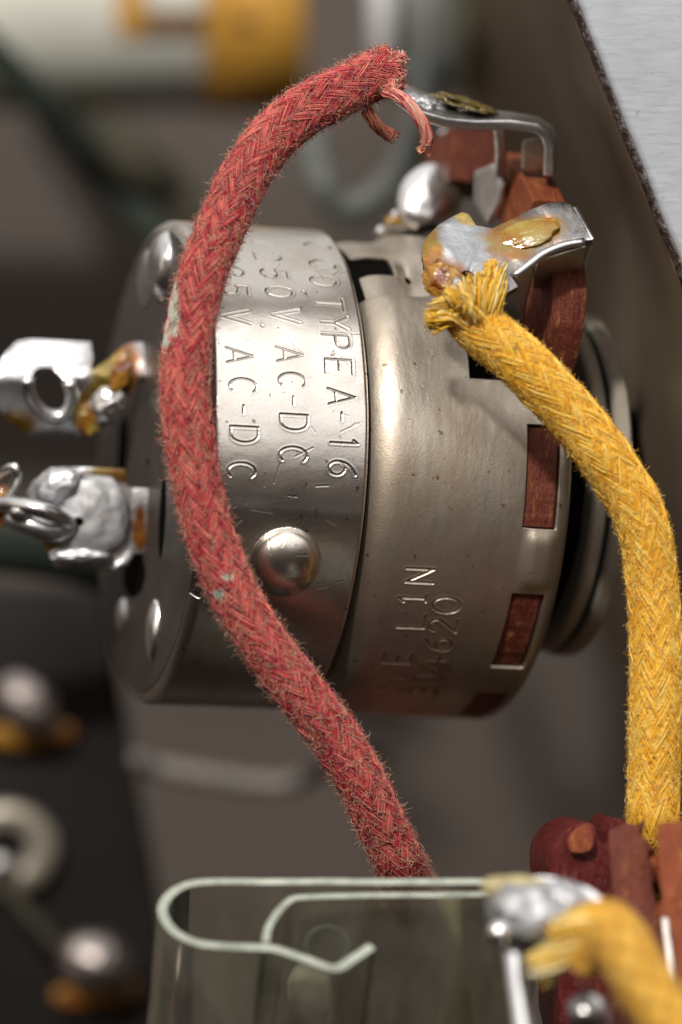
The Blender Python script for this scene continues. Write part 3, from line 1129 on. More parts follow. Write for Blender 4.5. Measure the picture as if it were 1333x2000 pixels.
def fibre_mesh(P0, Dirs, length, rad, cols, curl=0.5, nseg=6, normals=None, lift=None):
    """many short cotton fibres as thin three-sided tubes"""
    n = len(P0)
    pts = np.zeros((n, nseg, 3))
    p = P0.copy()
    dirs = Dirs / np.linalg.norm(Dirs, axis=1)[:, None]
    for k in range(nseg):
        pts[:, k] = p
        p = p + dirs * (length / (nseg - 1))[:, None]
        dirs = dirs + RNG.normal(0, curl / nseg * 1.6, (n, 3))
        if normals is not None:
            # stay close to the cloth
            dirs = dirs - normals * (0.10 * np.sum(dirs * normals, axis=1))[:, None]
        dirs /= np.linalg.norm(dirs, axis=1)[:, None]
    Tn = np.gradient(pts, axis=1)
    Tn /= np.linalg.norm(Tn, axis=2)[..., None] + 1e-12
    ref = RNG.normal(0, 1, (n, 1, 3))
    A_ = np.cross(Tn, ref)
    A_ /= np.linalg.norm(A_, axis=2)[..., None] + 1e-12
    B_ = np.cross(Tn, A_)
    V = np.zeros((n, nseg, 3, 3))
    tap = np.linspace(1, 0.45, nseg)
    for j in range(3):
        a = 2 * math.pi * j / 3
        V[:, :, j] = pts + (rad[:, None] * tap)[..., None] * (math.cos(a) * A_ + math.sin(a) * B_)
    base = (np.arange(n) * nseg * 3)[:, None, None]
    i, j = np.meshgrid(np.arange(nseg - 1), np.arange(3), indexing='ij')
    j2 = (j + 1) % 3
    q = np.stack([i * 3 + j, (i + 1) * 3 + j, (i + 1) * 3 + j2, i * 3 + j2], -1).reshape(1, -1, 4)
    Q = (q + base).reshape(-1, 4)
    C = np.repeat(cols, nseg * 3, axis=0)
    return mesh_np(V.reshape(-1, 3), Q, C)


def cloth_wire(name, label, cat, pts, radius, palette, fpal, nf, patches=(), carriers=8, amp=0.010, pitch=0.068, step=0.0065, nth=118, wob=0.006, fuzz=1.0, lowfuzz=None, flen=1.0, crease=0.45, warp=0.45, yarn_pitch=0.052, yarn_amp=0.0050, nfil=5):
    """palette: (deep, mid, light); fpal: list of fibre colours with weights"""
    path, s = catmull(pts, step)
    T, N, B = frames(path)
    th = np.linspace(0, 2 * math.pi, nth, endpoint=False)
    SS, TH = np.meshgrid(s, th, indexing='ij')
    u = TH * carriers / (2 * math.pi) + SS / (2 * pitch) + warp * (fbm(np.stack([SS * 7, np.cos(TH) * 2.5, np.sin(TH) * 2.5], -1), 5) - .5)
    v = TH * carriers / (2 * math.pi) - SS / (2 * pitch) + warp * (fbm(np.stack([SS * 7 + 9, np.cos(TH) * 2.5, np.sin(TH) * 2.5], -1), 6) - .5)
    fu, fv = u - np.floor(u), v - np.floor(v)
    par = (np.floor(u) + np.floor(v)) % 2
    bu = np.sqrt(np.clip(1 - (2 * fu - 1) ** 2, 0, 1))
    bv = np.sqrt(np.clip(1 - (2 * fv - 1) ** 2, 0, 1))
    hu = bu * (0.55 + 0.45 * np.sin(math.pi * fv))
    hv = bv * (0.55 + 0.45 * np.sin(math.pi * fu))
    h = np.where(par > 0, hu, hv)
    cell = hashn(np.floor(u).astype(np.int64), np.floor(v).astype(np.int64), par.astype(np.int64), 3)
    # thread striation along each yarn
    along = np.where(par > 0, u, v)
    st = vnoise(np.stack([along * 6.0, np.where(par > 0, fv, fu) * 1.3 + cell * 17, cell * 9], -1), 8)
    p3 = np.stack([SS * 5, np.cos(TH) * 1.2, np.sin(TH) * 1.2], -1)
    big = fbm(p3, 31, 3)
    fine = hashn((SS * 1e4).astype(np.int64), (TH * 1e4).astype(np.int64), par.astype(np.int64), 77)
    if nfil:
        h = h * 0 + 0.3
    rad = radius * (1 + 0.05 * (fbm(np.stack([SS * 1.8, SS * 0, SS * 0], -1), 4) - .5)) + amp * (h - 0.8) + 0.004 * (st - 0.5) + wob * (big - 0.5) + 0.0022 * (fine - .5) - (0.012 if nfil else 0)
    V = path[:, None] + rad[..., None] * (np.cos(TH)[..., None] * N[:, None] + np.sin(TH)[..., None] * B[:, None])
    deep, mid, lite = [np.array(c_) for c_ in palette]
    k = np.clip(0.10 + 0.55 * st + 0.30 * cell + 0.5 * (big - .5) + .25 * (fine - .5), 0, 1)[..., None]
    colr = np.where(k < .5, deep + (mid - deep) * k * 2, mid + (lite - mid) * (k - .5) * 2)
    colr = colr * (1 - crease + crease * np.clip(h * 1.2, 0, 1))[..., None]  # paints shade into the weave's creases and under the yarns
    pm = np.zeros_like(SS)
    for (c_, rr_, pc) in patches:
        c3 = np.array(c_)
        dd = np.linalg.norm((V - c3) / np.array(rr_), axis=-1)
        w = np.clip((0.95 - dd + 1.3 * (fbm(V * 38.0, 55, 3) - 0.5) + .3 * (fine - .5)) * 4, 0, 1)[..., None]
        colr = colr * (1 - w) + np.array(pc) * (0.75 + .5 * fine[..., None]) * w
        pm = np.maximum(pm, w[..., 0])
    # the yarns themselves: sixteen bundles of filaments, two over and two under
    nb, Vb, Qb, Cb, off = 12, [], [], [], 0
    pb = yarn_pitch
    L = s[-1]
    for fam in (0, 1):
        for k_ in range(nb):
            ycol = RNG.uniform(0, 1)
            for f_i in range(nfil):
                e_ = (f_i + .5) / nfil - .5
                e_ = e_ * 0.98 + RNG.normal(0, .015)
                sa = np.arange(0.0, L, 0.017)
                q_ = k_ + .5 + e_
                if fam == 0:
                    vv = q_ - sa / pb
                    uu = np.full_like(sa, q_)
                    hh = np.cos(math.pi / 2 * (k_ + vv - 1))
                else:
                    uu = q_ + sa / pb
                    vv = np.full_like(sa, q_)
                    hh = -np.cos(math.pi / 2 * (k_ + uu - 1))
                ww_ = 0.11 * (vnoise(np.stack([sa * 13, sa * 0 + f_i * 3.3 + k_ * 7.1, sa * 0 + fam], -1), 12) - .5) * 4
                thf = math.pi * (uu + vv + ww_ * .4) / nb
                bul = math.sqrt(max(0, 1 - (2 * e_) ** 2))
                rf_ = radius * (1 + 0.05 * (fbm(np.stack([sa * 1.8, sa * 0, sa * 0], -1), 4) - .5)) + yarn_amp * hh + 0.007 * bul - 0.006 + 0.010 * (fbm(np.stack([sa * 5, np.cos(thf) * 1.2, np.sin(thf) * 1.2], -1), 31) - .5)
                rf_ = rf_ + RNG.normal(0, .0014) + .006 * (vnoise(np.stack([sa * 20, sa * 0 + f_i * 1.7 + k_ * 3.1, sa * 0 + fam * 5], -1), 15) - .5)
                pc = np.stack([np.interp(sa, s, path[:, c_]) for c_ in range(3)], -1)
                Nc = np.stack([np.interp(sa, s, N[:, c_]) for c_ in range(3)], -1)
                Bc = np.stack([np.interp(sa, s, B[:, c_]) for c_ in range(3)], -1)
                er = np.cos(thf)[:, None] * Nc + np.sin(thf)[:, None] * Bc
                cen = pc + rf_[:, None] * er
                tg = np.gradient(cen, axis=0)
                tg /= np.linalg.norm(tg, axis=1)[:, None] + 1e-12
                sd = np.cross(tg, er)
                fr = RNG.uniform(.0038, .0060)
                for j_ in range(4):
                    b_ = j_ * math.pi / 2 + .4
                    Vb.append(cen + fr * (math.cos(b_) * er + math.sin(b_) * sd))
                n_s = len(sa)
                # vertex order: 4 rows of n_s
                i2, j2_ = np.meshgrid(np.arange(n_s - 1), np.arange(4), indexing='ij')
                Qb.append(np.stack([j2_ * n_s + i2, j2_ * n_s + i2 + 1, ((j2_ + 1) % 4) * n_s + i2 + 1, ((j2_ + 1) % 4) * n_s + i2], -1).reshape(-1, 4) + off)
                off += 4 * n_s
                nzc = fbm(np.stack([sa * 14, sa * 0 + f_i * 5.1 + k_, sa * 0 + fam * 9], -1), 41, 3)
                kk = np.clip(0.5 + 1.5 * (nzc - .5) + .35 * (ycol - .5) + RNG.normal(0, .20) + .30 * hh, 0, 1)[:, None]  # yarn passing under gets deeper colour, a painted weave shadow
                cf = np.where(kk < .5, deep + (mid - deep) * kk * 2, mid + (lite - mid) * (kk - .5) * 2)
                for (c_, rr_, pc_) in patches:
                    dd = np.linalg.norm((cen - np.array(c_)) / np.array(rr_), axis=-1)
                    w = np.clip((0.95 - dd + 1.3 * (fbm(cen * 38.0, 55, 3) - 0.5)) * 4, 0, 1)[:, None]
                    cf = cf * (1 - w) + np.array(pc_) * w
                Cb.append(np.tile(cf, (4, 1)))
    yarn_mesh = mesh_np(np.vstack(Vb), np.vstack(Qb), np.vstack(Cb)) if nfil else None
    # close the ends
    Vr = V.reshape(-1, 3)
    n0 = len(Vr)
    Vr = np.vstack([Vr, path[0] - T[0] * .0, path[-1]])
    root = empty(name, tuple(path[-1]), label, cat)
    quads = grid_quads(len(path), nth)
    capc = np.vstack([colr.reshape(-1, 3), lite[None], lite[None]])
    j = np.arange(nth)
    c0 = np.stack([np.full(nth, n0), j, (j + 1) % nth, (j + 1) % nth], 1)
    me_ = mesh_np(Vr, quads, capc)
    bm = bmesh.new()
    bm.from_mesh(me_)
    bm.verts.ensure_lookup_table()
    L0 = (len(path) - 1) * nth
    for q in range(nth):
        bm.faces.new((bm.verts[n0], bm.verts[(q + 1) % nth], bm.verts[q]))
        bm.faces.new((bm.verts[n0 + 1], bm.verts[L0 + q], bm.verts[L0 + (q + 1) % nth]))
    bm.to_mesh(me_)
    bm.free()
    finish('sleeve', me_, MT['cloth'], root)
    if yarn_mesh:
        finish('braid', yarn_mesh, MT['fibres'], root)
    # loose fibres
    i = RNG.integers(0, len(path) - 1, nf)
    tj = RNG.uniform(0, 2 * math.pi, nf)
    jj = (tj / (2 * math.pi) * nth).astype(int) % nth
    nrmv = np.cos(tj)[:, None] * N[i] + np.sin(tj)[:, None] * B[i]
    tan = -np.sin(tj)[:, None] * N[i] + np.cos(tj)[:, None] * B[i]
    sgn = RNG.choice([-1, 1], nf)
    dirs = T[i] * RNG.choice([-1, 1], nf)[:, None] * RNG.uniform(.3, 1, nf)[:, None] + tan * (sgn * RNG.uniform(.2, 1.0, nf))[:, None]
    out = RNG.random(nf) < 0.09 * fuzz
    dirs = dirs / np.linalg.norm(dirs, axis=1)[:, None] + nrmv * np.where(out, RNG.uniform(.15, .8, nf), RNG.uniform(-.06, .07, nf))[:, None] * fuzz
    Ln = RNG.uniform(.025, .085, nf) * flen
    rd_ = RNG.uniform(.0009, .0017, nf)
    cols = np.array([c_ for c_, w_ in fpal])
    ww = np.array([w_ for c_, w_ in fpal])
    if lowfuzz is not None:
        # more pale fuzz further along
        t_ = s[i] / s[-1]
        pick = np.where(RNG.random(nf) < 0.25 + lowfuzz * t_, RNG.integers(0, 2, nf), RNG.choice(len(cols), nf, p=ww / ww.sum()))
    else:
        pick = RNG.choice(len(cols), nf, p=ww / ww.sum())
    fc = cols[pick] * RNG.uniform(.7, 1.2, nf)[:, None]
    P0 = V[i, jj] + nrmv * (RNG.uniform(-.001, .004, nf)[:, None] + (RNG.uniform(.015, .026, nf)[:, None] if nfil else 0))
    pmv = pm[i, jj]
    sel = RNG.random(nf) > pmv * 0.92
    finish('fuzz', fibre_mesh(P0[sel], dirs[sel], Ln[sel], rd_[sel], fc[sel], curl=2.6, normals=nrmv[sel]), MT['fibres'], root)
    return root, path, T, N, B


def tuft(name, parent, spots, mat_cols, spread=0.4, Lr=(.04, .12), rr_=(.003, .006), curl=2.4, core=True):
    """each clump of frayed yarn: a matted core with short curled fibres growing from it"""
    for q, (c_, dr, cr, num) in enumerate(spots):
        m_ = int(num)
        c3, d3 = np.array(c_), np.array(dr, float)
        d3 /= np.linalg.norm(d3)
        cr = np.array(cr)
        off = RNG.normal(0, .62, (m_, 3)).clip(-1.0, 1.0) * cr
        cols = np.array(mat_cols)[RNG.integers(0, len(mat_cols), m_)] * RNG.uniform(.75, 1.15, m_)[:, None]
        me_ = fibre_mesh(c3 + off, d3 + RNG.normal(0, spread, (m_, 3)), RNG.uniform(*Lr, m_), RNG.uniform(*rr_, m_), cols, curl=curl)
        if core:
            bl = blob_mesh(c3, cr * 1.15, None, 0.45, 4.5, 300 + q + m_, 36)
            n_ = len(bl.vertices)
            co = np.empty(n_ * 3, np.float32)
            bl.vertices.foreach_get('co', co)
            nz = fbm(co.reshape(-1, 3) * 45, 7)[:, None]
            cc = np.array(mat_cols[0]) * (0.35 + .9 * nz)
            at_ = bl.color_attributes.new('tint', 'FLOAT_COLOR', 'POINT')
            full = np.ones((n_, 4), np.float32)
            full[:, :3] = cc
            at_.data.foreach_set('color', full.ravel())
            finish('matted_yarn', bl, MT['cloth'], parent)
        finish(name, me_, MT['fibres'], parent)


# red wire
red_pts = [(768, 132, 1.05), (725, 150, 1.08), (680, 172, 1.12), (610, 207, 1.16), (540, 262, 1.20), (483, 335, 1.24), (440, 425, 1.28), (402, 520, 1.34), (374, 620, 1.38), (361, 720, 1.42), (366, 820, 1.43),
           (382, 930, 1.43), (412, 1050, 1.42), (455, 1155, 1.40), (515, 1255, 1.36), (590, 1355, 1.30), (655, 1440, 1.24), (708, 1530, 1.18), (750, 1620, 1.08), (784, 1695, 0.92), (800, 1738, 0.3), (800, 1750, -1.0), (800, 1755, -3.0)]
RED = ((0.17, 0.006, 0.014), (0.52, 0.028, 0.045), (0.70, 0.17, 0.13))
rf = [((0.72, 0.46, 0.28), 3.4), ((0.62, 0.34, 0.27), 3), ((0.52, 0.07, 0.08), 2.6), ((0.34, 0.02, 0.045), 2.4), ((0.28, 0.11, 0.18), 2.4), ((0.68, 0.27, 0.20), 2)]
red, rp, rT, rN, rB = cloth_wire('red_cloth_wire', 'frayed red cloth-covered wire arching over the plated control', 'wire',
                                [P(*p) for p in red_pts], 0.109, RED, rf, 44000, flen=0.95,
                                patches=[(P(341, 600, 1.44), (0.030, 0.19, 0.12), (0.52, 0.56, 0.46)), (P(330, 660, 1.40), (0.04, 0.10, 0.12), (0.52, 0.56, 0.46)), (P(428, 1160, 1.48), (0.035, 0.025, 0.08), (0.45, 0.60, 0.50)),
                                         (P(445, 1128, 1.50), (0.03, 0.02, 0.08), (0.50, 0.55, 0.42))], lowfuzz=0.35)
cut_cols = [(0.82, 0.28, 0.22), (0.86, 0.42, 0.32), (0.70, 0.13, 0.13), (0.88, 0.52, 0.40)]
tuft('frayed_end', red, [(P(770, 115, 1.10), (1, .25, .1), (.03, .02, .05), 260), (P(772, 140, 1.12), (1, -.2, .2), (.025, .05, .04), 240), (P(762, 168, 1.15), (.7, -.6, .2), (.03, .03, .03), 130), (P(742, 112, 1.12), (1, .3, .3), (.05, .012, .02), 120)],
     cut_cols, spread=.30, Lr=(.02, .055), rr_=(.003, .006), curl=1.6)


def strand(name, parent, pts, n, sp, cols, r=(.0035, .006)):
    """a loose bundle of yarn along a path"""
    path, s = catmull(pts, 0.02)
    mes = []
    T_, N_, B_ = frames(path)
    seg = 14
    idx = np.linspace(0, len(path) - 1, seg).astype(int)
    V, Q, C = [], [], []
    off = 0
    for k in range(n):
        a, q = RNG.uniform(0, 2 * math.pi), sp * math.sqrt(RNG.random())
        tw = RNG.uniform(1.5, 4)
        e_ = RNG.uniform(.8, 1.0)
        pp = []
        for c_, i in enumerate(idx):
            f = c_ / (seg - 1)
            if f > e_:
                i = int(i * e_ / max(f, 1e-6))
            g = a + tw * f
            pp.append(path[i] + (N_[i] * math.cos(g) + B_[i] * math.sin(g)) * q * (1 + .5 * f * f) + RNG.normal(0, .002, 3))
        pp = np.array(pp)
        rad = RNG.uniform(*r)
        for c_, i in enumerate(idx):
            for j in range(4):
                b = j * math.pi / 2
                V.append(pp[c_] + rad * (N_[i] * math.cos(b) + B_[i] * math.sin(b)))
        q_ = grid_quads(seg, 4) + off
        Q.append(q_)
        off += seg * 4
        col = np.array(cols[RNG.integers(0, len(cols))]) * RNG.uniform(.8, 1.15)
        C.append(np.repeat(col[None], seg * 4, 0))
    return finish(name, mesh_np(np.array(V), np.vstack(Q), np.vstack(C)), MT['fibres'], parent)


strand('loose_thread', red, [P(752, 180, 1.16), P(785, 190, 1.25), P(812, 220, 1.28), P(830, 255, 1.25), P(832, 285, 1.2), P(822, 305, 1.18)], 56, 0.024, cut_cols, r=(.0020, .0034))
strand('loose_thread', red, [P(832, 290, 1.2), P(820, 292, 1.2), P(810, 300, 1.2)], 16, 0.014, [(0.8, .42, .2)])
strand('loose_thread', red, [P(715, 215, 1.1), P(733, 240, 1.05), P(752, 258, .98), P(778, 270, .92)], 46, 0.026, [(0.66, 0.18, 0.12), (0.74, 0.28, 0.18)], r=(.0020, .0034))

# yellow wire
yel_pts = [(903, 600, 1.34), (945, 645, 1.36), (1016, 704, 1.37), (1071, 760, 1.36), (1122, 815, 1.34), (1166, 872, 1.33), (1206, 930, 1.31), (1251, 1010, 1.30), (1272, 1120, 1.28), (1282, 1280, 1.27), (1281, 1400, 1.26), (1278, 1520, 1.24), (1276, 1620, 1.20), (1276, 1720, 0.8), (1270, 1800, 0.0)]
YEL = ((0.74, 0.35, 0.010), (0.93, 0.50, 0.020), (0.96, 0.68, 0.14))
yf = [((0.94, 0.66, 0.17), 3), ((0.93, 0.55, 0.06), 3), ((0.92, 0.46, 0.02), 3), ((0.95, 0.76, 0.34), 1.5), ((0.35, 0.20, 0.08), .12)]
yel, yp, yT, yN, yB = cloth_wire('yellow_cloth_wire', 'sharp yellow cloth-covered wire curving down from the soldered lug on the control', 'wire',
                                [P(*p) for p in yel_pts], 0.118, YEL, yf, 26000, fuzz=0.35, flen=0.6, yarn_pitch=0.058, yarn_amp=0.0030, nfil=6,
                                patches=[(P(930, 700, 1.48), (0.05, 0.04, .1), (0.34, 0.17, 0.03)), (P(1010, 680, 1.48), (0.02, 0.02, .1), (0.30, 0.2, 0.08))])
ycols = [(0.84, 0.55, 0.07), (0.86, 0.68, 0.25), (0.80, 0.46, 0.04), (0.88, 0.78, 0.48)]
YE = [(0.95, 0.58, 0.05), (0.95, 0.68, 0.16), (0.90, 0.50, 0.03), (0.96, 0.80, 0.36)]
YARN_ENDS = [
    [(925, 625, 1.40), (890, 600, 1.46), (862, 600, 1.48), (838, 612, 1.46)],
    [(930, 640, 1.42), (885, 622, 1.46), (858, 628, 1.46), (836, 634, 1.42)],
    [(930, 620, 1.44), (900, 590, 1.50), (884, 572, 1.52), (872, 566, 1.50)],
    [(940, 620, 1.44), (918, 585, 1.50), (908, 560, 1.52), (900, 548, 1.50)],
    [(948, 625, 1.42), (938, 590, 1.48), (932, 556, 1.48), (926, 534, 1.45)],
    [(958, 628, 1.40), (955, 585, 1.46), (955, 548, 1.44), (950, 518, 1.40)],
    [(962, 632, 1.38), (968, 590, 1.44), (972, 552, 1.42), (972, 512, 1.36)],
    [(940, 630, 1.46), (915, 605, 1.53), (905, 585, 1.55), (890, 585, 1.56)]]
for yq, ye in enumerate(YARN_ENDS):
    strand('frayed_yarn', yel, [P(*q) for q in ye], 42, 0.036, YE, r=(.0030, .0052))
tuft('frayed_end', yel, [(P(946, 568, 1.42), (.2, 1, .25), (.075, .070, .035), 380), (P(962, 528, 1.38), (.3, 1, .1), (.035, .04, .02), 240), (P(893, 600, 1.46), (-.5, .8, .3), (.075, .05, .035), 300),
                         (P(848, 622, 1.42), (-1, .1, .2), (.035, .045, .03), 260)],
     YE, spread=.8, Lr=(.015, .045), rr_=(.0018, .0036))
tuft('stray_fibre', yel, [(P(975, 545, 1.40), (.1, 1, .3), (.02, .01, .01), 6)], [(0.8, 0.62, 0.4)], spread=.35, Lr=(.12, .26), rr_=(.0010, .0014), curl=1.0, core=False)
tuft('stray_fibre', yel, [(P(975, 545, 1.40), (.1, 1, .3), (.02, .01, .01), 6)], [(0.8, 0.62, 0.4)], spread=.35, Lr=(.12, .26), rr_=(.0010, .0014), curl=1.0, core=False)

# ================================================================== THE NEAR CONNECTION (bottom right)
sw = empty('terminal_block', P(1230, 1800, 1.2), 'dark red phenolic block with metal strips at the lower right edge', 'terminal block')
plate('body', smooth_loop([(1076, 1680), (1084, 1648), (1110, 1620), (1140, 1608), (1160, 1612), (1168, 1640), (1185, 1650), (1196, 1612), (1225, 1608), (1240, 1700), (1260, 1800), (1250, 2060), (1110, 2060), (1090, 1800), (1078, 1720)], 3),
      lambda x, y: 1.55 + (1250 - x) * S * .15, MT['phen_dark'], sw, thick=0.5, bev=0.04)
plate('front_slab', [(1190, 1622), (1228, 1606), (1262, 1640), (1272, 1720), (1300, 1850), (1330, 2060), (1180, 2060), (1190, 1900), (1200, 1760)], lambda x, y: 1.95 + (y - 1620) * S * .2, MT['phen'], sw, thick=0.2, bev=0.03, noise=0.05, seed=3)
plate('side_slab', [(1284, 1608), (1400, 1600), (1440, 2060), (1356, 2060), (1310, 1850), (1290, 1720)], lambda x, y: 2.05 + (y - 1620) * S * .2, MT['phen_orange'], sw, thick=0.3, bev=0.03, noise=0.06, seed=5)
plate('chipped_corner', smooth_loop([(1110, 1640), (1128, 1618), (1152, 1612), (1160, 1640), (1150, 1662), (1118, 1664)], 4), lambda x, y: 1.66, MT['phen_orange'], sw, thick=0.05, bev=0.02)
plate('metal_strip', [(1290, 1790), (1306, 1790), (1326, 1930), (1308, 1932)], lambda x, y: 2.22 + (y - 1790) * S * .3, MT['greysolder'], sw, thick=0.08, bev=0.02)

near = empty('soldered_lug', P(1080, 1800, 2.4), 'blurred silver lug with a grey solder mound in front of the clear sheet', 'solder lug')
plate('lug_plate', smooth_loop([(985, 1760), (1010, 1722), (1070, 1712), (1150, 1735), (1190, 1775), (1175, 1830), (1120, 1850), (1040, 1850), (985, 1822)], 4), lambda x, y: 2.75 + (y - 1780) * S * .3, MT['tin'], near, thick=.08)
finish('solder', blob_mesh(P(1035, 1790, 2.85), (0.20, 0.14, 0.13), rotm('Z', -22), 0.18, 2, 71), MT['matte_solder'], near)
finish('solder', blob_mesh(P(1110, 1772, 2.8), (0.17, 0.10, 0.10), rotm('Z', -30), 0.2, 2.4, 72), MT['matte_solder'], near)
finish('solder', blob_mesh(P(975, 1822, 2.95), (0.055, 0.055, 0.055), None, 0.02, 2, 73), MT['rod'], near)  # bright bead added to make a pinpoint highlight
finish('flux', blob_mesh(P(1030, 1745, 2.80), (0.19, 0.08, 0.06), rotm('Z', -8), 0.2, 2, 74), plain('pale_flux', (0.55, 0.48, 0.28), (0.40, 0.33, 0.15), 0.3, 5), near)
tube('post', [P(1000, 1860, 2.92), P(1009, 1930, 3.02), P(1022, 2030, 3.16), P(1030, 2090, 3.24)], 0.042, MT['rod'], near)
tube('pin', [P(1145, 1975, 2.9), P(1160, 1990, 2.5), P(1165, 2000, 2.0)], 0.085, MT['tin'], near)
finish('solder', blob_mesh(P(1142, 1978, 3.0), (0.05, 0.05, 0.05), None, 0.02, 2, 75), MT['rod'], near)  # second bright bead, likewise added as a highlight

ny = [(1120, 1868, 3.0), (1165, 1815, 3.05), (1205, 1830, 3.1), (1250, 1905, 3.15), (1300, 1985, 3.2), (1345, 2060, 3.25), (1400, 2150, 3.3)]
YEL2 = ((0.50, 0.24, 0.02), (0.72, 0.38, 0.04), (0.82, 0.52, 0.12))
near_y, *_ = cloth_wire('yellow_cloth_wire', 'blurred yellow cloth wire close to the viewer at the bottom right corner', 'wire', [P(*p) for p in ny], 0.128, YEL2, yf, 1200, carriers=6, amp=0.006, step=0.012, nth=60, nfil=0)
strand('frayed_yarn', near_y, [P(1190, 1800, 3.1), P(1140, 1830, 3.1), P(1085, 1870, 3.05), P(1040, 1900, 3.0)], 60, 0.055, ycols, r=(.007, .012))
strand('frayed_yarn', near_y, [P(1200, 1790, 3.05), P(1160, 1795, 3.1), P(1120, 1810, 3.1), P(1095, 1830, 3.0)], 40, 0.055, ycols, r=(.007, .012))

# ================================================================== CLEAR FOLDED SHEET
sh = empty('clear_sheet', P(600, 1990, 1.0), 'folded clear plastic sheet with pale cut edges at the bottom of the picture', 'plastic sheet')
BETA = math.radians(34)
zback = 2.0
E_dir = np.array([-0.10, -math.cos(BETA), -math.sin(BETA)])
E_dir /= np.linalg.norm(E_dir)


def sheet_pt(px, py):
    # the cut edges lie in one tilted plane: lower in the picture is nearer
    z = zback + (py - 1722) * S / math.tan(math.pi / 2 - BETA) * 1.45
    return np.array(P(px, py, z))


def folded(name, pix, thick, length=2.6):
    path, s = catmull([sheet_pt(*q) for q in pix], 0.02)
    T_ = np.gradient(path, axis=0)
    T_ /= np.linalg.norm(T_, axis=1)[:, None]
    Nn = np.cross(T_, E_dir)
    Nn /= np.linalg.norm(Nn, axis=1)[:, None]
    n = len(path)
    ks = [0, 0.02, 0.5, 1.0, 1.7, length]
    V = []
    for k in ks:
        w = 0.010 * (fbm(np.stack([s * 3, np.full(n, k * 1.4), np.zeros(n)], -1), 5) - .5)[:, None]
        V.append(path + E_dir * k + Nn * (thick / 2 + w))
    for k in ks[::-1]:
        w = 0.010 * (fbm(np.stack([s * 3, np.full(n, k * 1.4), np.zeros(n)], -1), 5) - .5)[:, None]
        V.append(path + E_dir * k - Nn * (thick / 2 - w))
    V = np.array(V)              # (2K, n, 3)
    K2 = len(V)
    q = []
    mi = []
    for a in range(K2):
        b = (a + 1) % K2
        for i in range(n - 1):
            q.append((a * n + i, a * n + i + 1, b * n + i + 1, b * n + i))
            mi.append(1 if a == K2 - 1 else 0)
    me_ = mesh_np(V.reshape(-1, 3), q)
    bm = bmesh.new()
    bm.from_mesh(me_)
    bm.verts.ensure_lookup_table()
    for i in (0, n - 1):
        for a in range(len(ks) - 1):
            f_ = bm.faces.new([bm.verts[a * n + i], bm.verts[(a + 1) * n + i], bm.verts[(K2 - 2 - a) * n + i], bm.verts[(K2 - 1 - a) * n + i]])
            f_.material_index = 1
    bmesh.ops.recalc_face_normals(bm, faces=bm.faces[:])
    bm.to_mesh(me_)
    bm.free()
    mi = mi + [1] * (len(me_.polygons) - len(mi))
    me_.polygons.foreach_set('material_index', mi)
    o_ = finish(name, me_, [MT['clear'], MT['edge']], sh)
    md = o_.modifiers.new('e', 'EDGE_SPLIT')
    md.split_angle = math.radians(40)
    return o_


folded('outer_fold', [(1075, 1724), (1000, 1723), (900, 1722), (700, 1722), (520, 1722), (420, 1722), (370, 1727), (335, 1745), (318, 1772), (326, 1800), (352, 1826), (392, 1842), (450, 1848), (520, 1851), (545, 1855), (600, 1874), (655, 1892), (690, 1872), (726, 1847)], 0.044)
folded('inner_fold', [(519, 1838), (524, 1812), (540, 1784), (560, 1762), (575, 1753), (600, 1751), (700, 1749), (850, 1747), (975, 1746), (1060, 1746)], 0.032)

# ================================================================== THINGS FAR BEHIND, OUT OF FOCUS
# black terminal board
tb_ = empty('terminal_board', P(100, 1600, -4), 'black terminal board out of focus at the lower left', 'terminal board')
plate('board', [(-400, 1150), (205, 1150), (228, 1300), (262, 1500), (300, 1700), (330, 1900), (360, 2300), (-400, 2300)], lambda x, y: -4.1, MT['board'], tb_, thick=0.25, cuts=0, bev=0.03)


def torus_px(px, py, z, R1, r1, flat=1.0):
    c3 = np.array(P(px, py, z))
    a = np.linspace(0, 2 * math.pi, 60, endpoint=False)
    b = np.linspace(0, 2 * math.pi, 16, endpoint=False)
    A_, B_ = np.meshgrid(a, b, indexing='ij')
    V = np.stack([(R1 + r1 * np.cos(B_)) * np.cos(A_), (R1 + r1 * np.cos(B_)) * np.sin(A_) * 0.92, r1 * np.sin(B_) * flat], -1) + c3
    V = np.vstack([V.reshape(-1, 3)])
    i, j = np.meshgrid(np.arange(60), np.arange(16), indexing='ij')
    q = np.stack([i * 16 + j, ((i + 1) % 60) * 16 + j, ((i + 1) % 60) * 16 + (j + 1) % 16, i * 16 + (j + 1) % 16], -1).reshape(-1, 4)
    return mesh_np(V, q)


finish('eyelet', torus_px(14, 1658, -4.0, 0.21, 0.095, .6), MT['eyelet'], tb_)
for k, (px, py, rad, rz) in enumerate([(52, 1372, (0.20, 0.15, 0.15), -35), (190, 1878, (0.22, 0.17, 0.20), -10)]):
    b = finish('solder_joint', blob_mesh(P(px, py, -3.85), rad, rotm('Z', rz), 0.12, 1.8, 80 + k), MT['greysolder'], tb_)
    finish('flux', blob_mesh(P(px + 2, py + 62, -4.0), (0.27, 0.085, 0.06), rotm('Z', 4), 0.15, 2, 90 + k), MT['flux_brown'], b)
finish('solder_joint', blob_mesh(P(-2, 1690, -3.9), (0.10, 0.08, 0.08), None, 0.1, 2, 95), MT['tin'], tb_)
lw = tube('thin_wire', [P(15, 1735, -3.9), P(60, 1790, -3.8), P(110, 1845, -3.8), P(150, 1880, -3.8)], 0.045, MT['olive'])
tag(lw, 'thin drab wire running from the eyelet to the solder joint on the black board', 'wire')

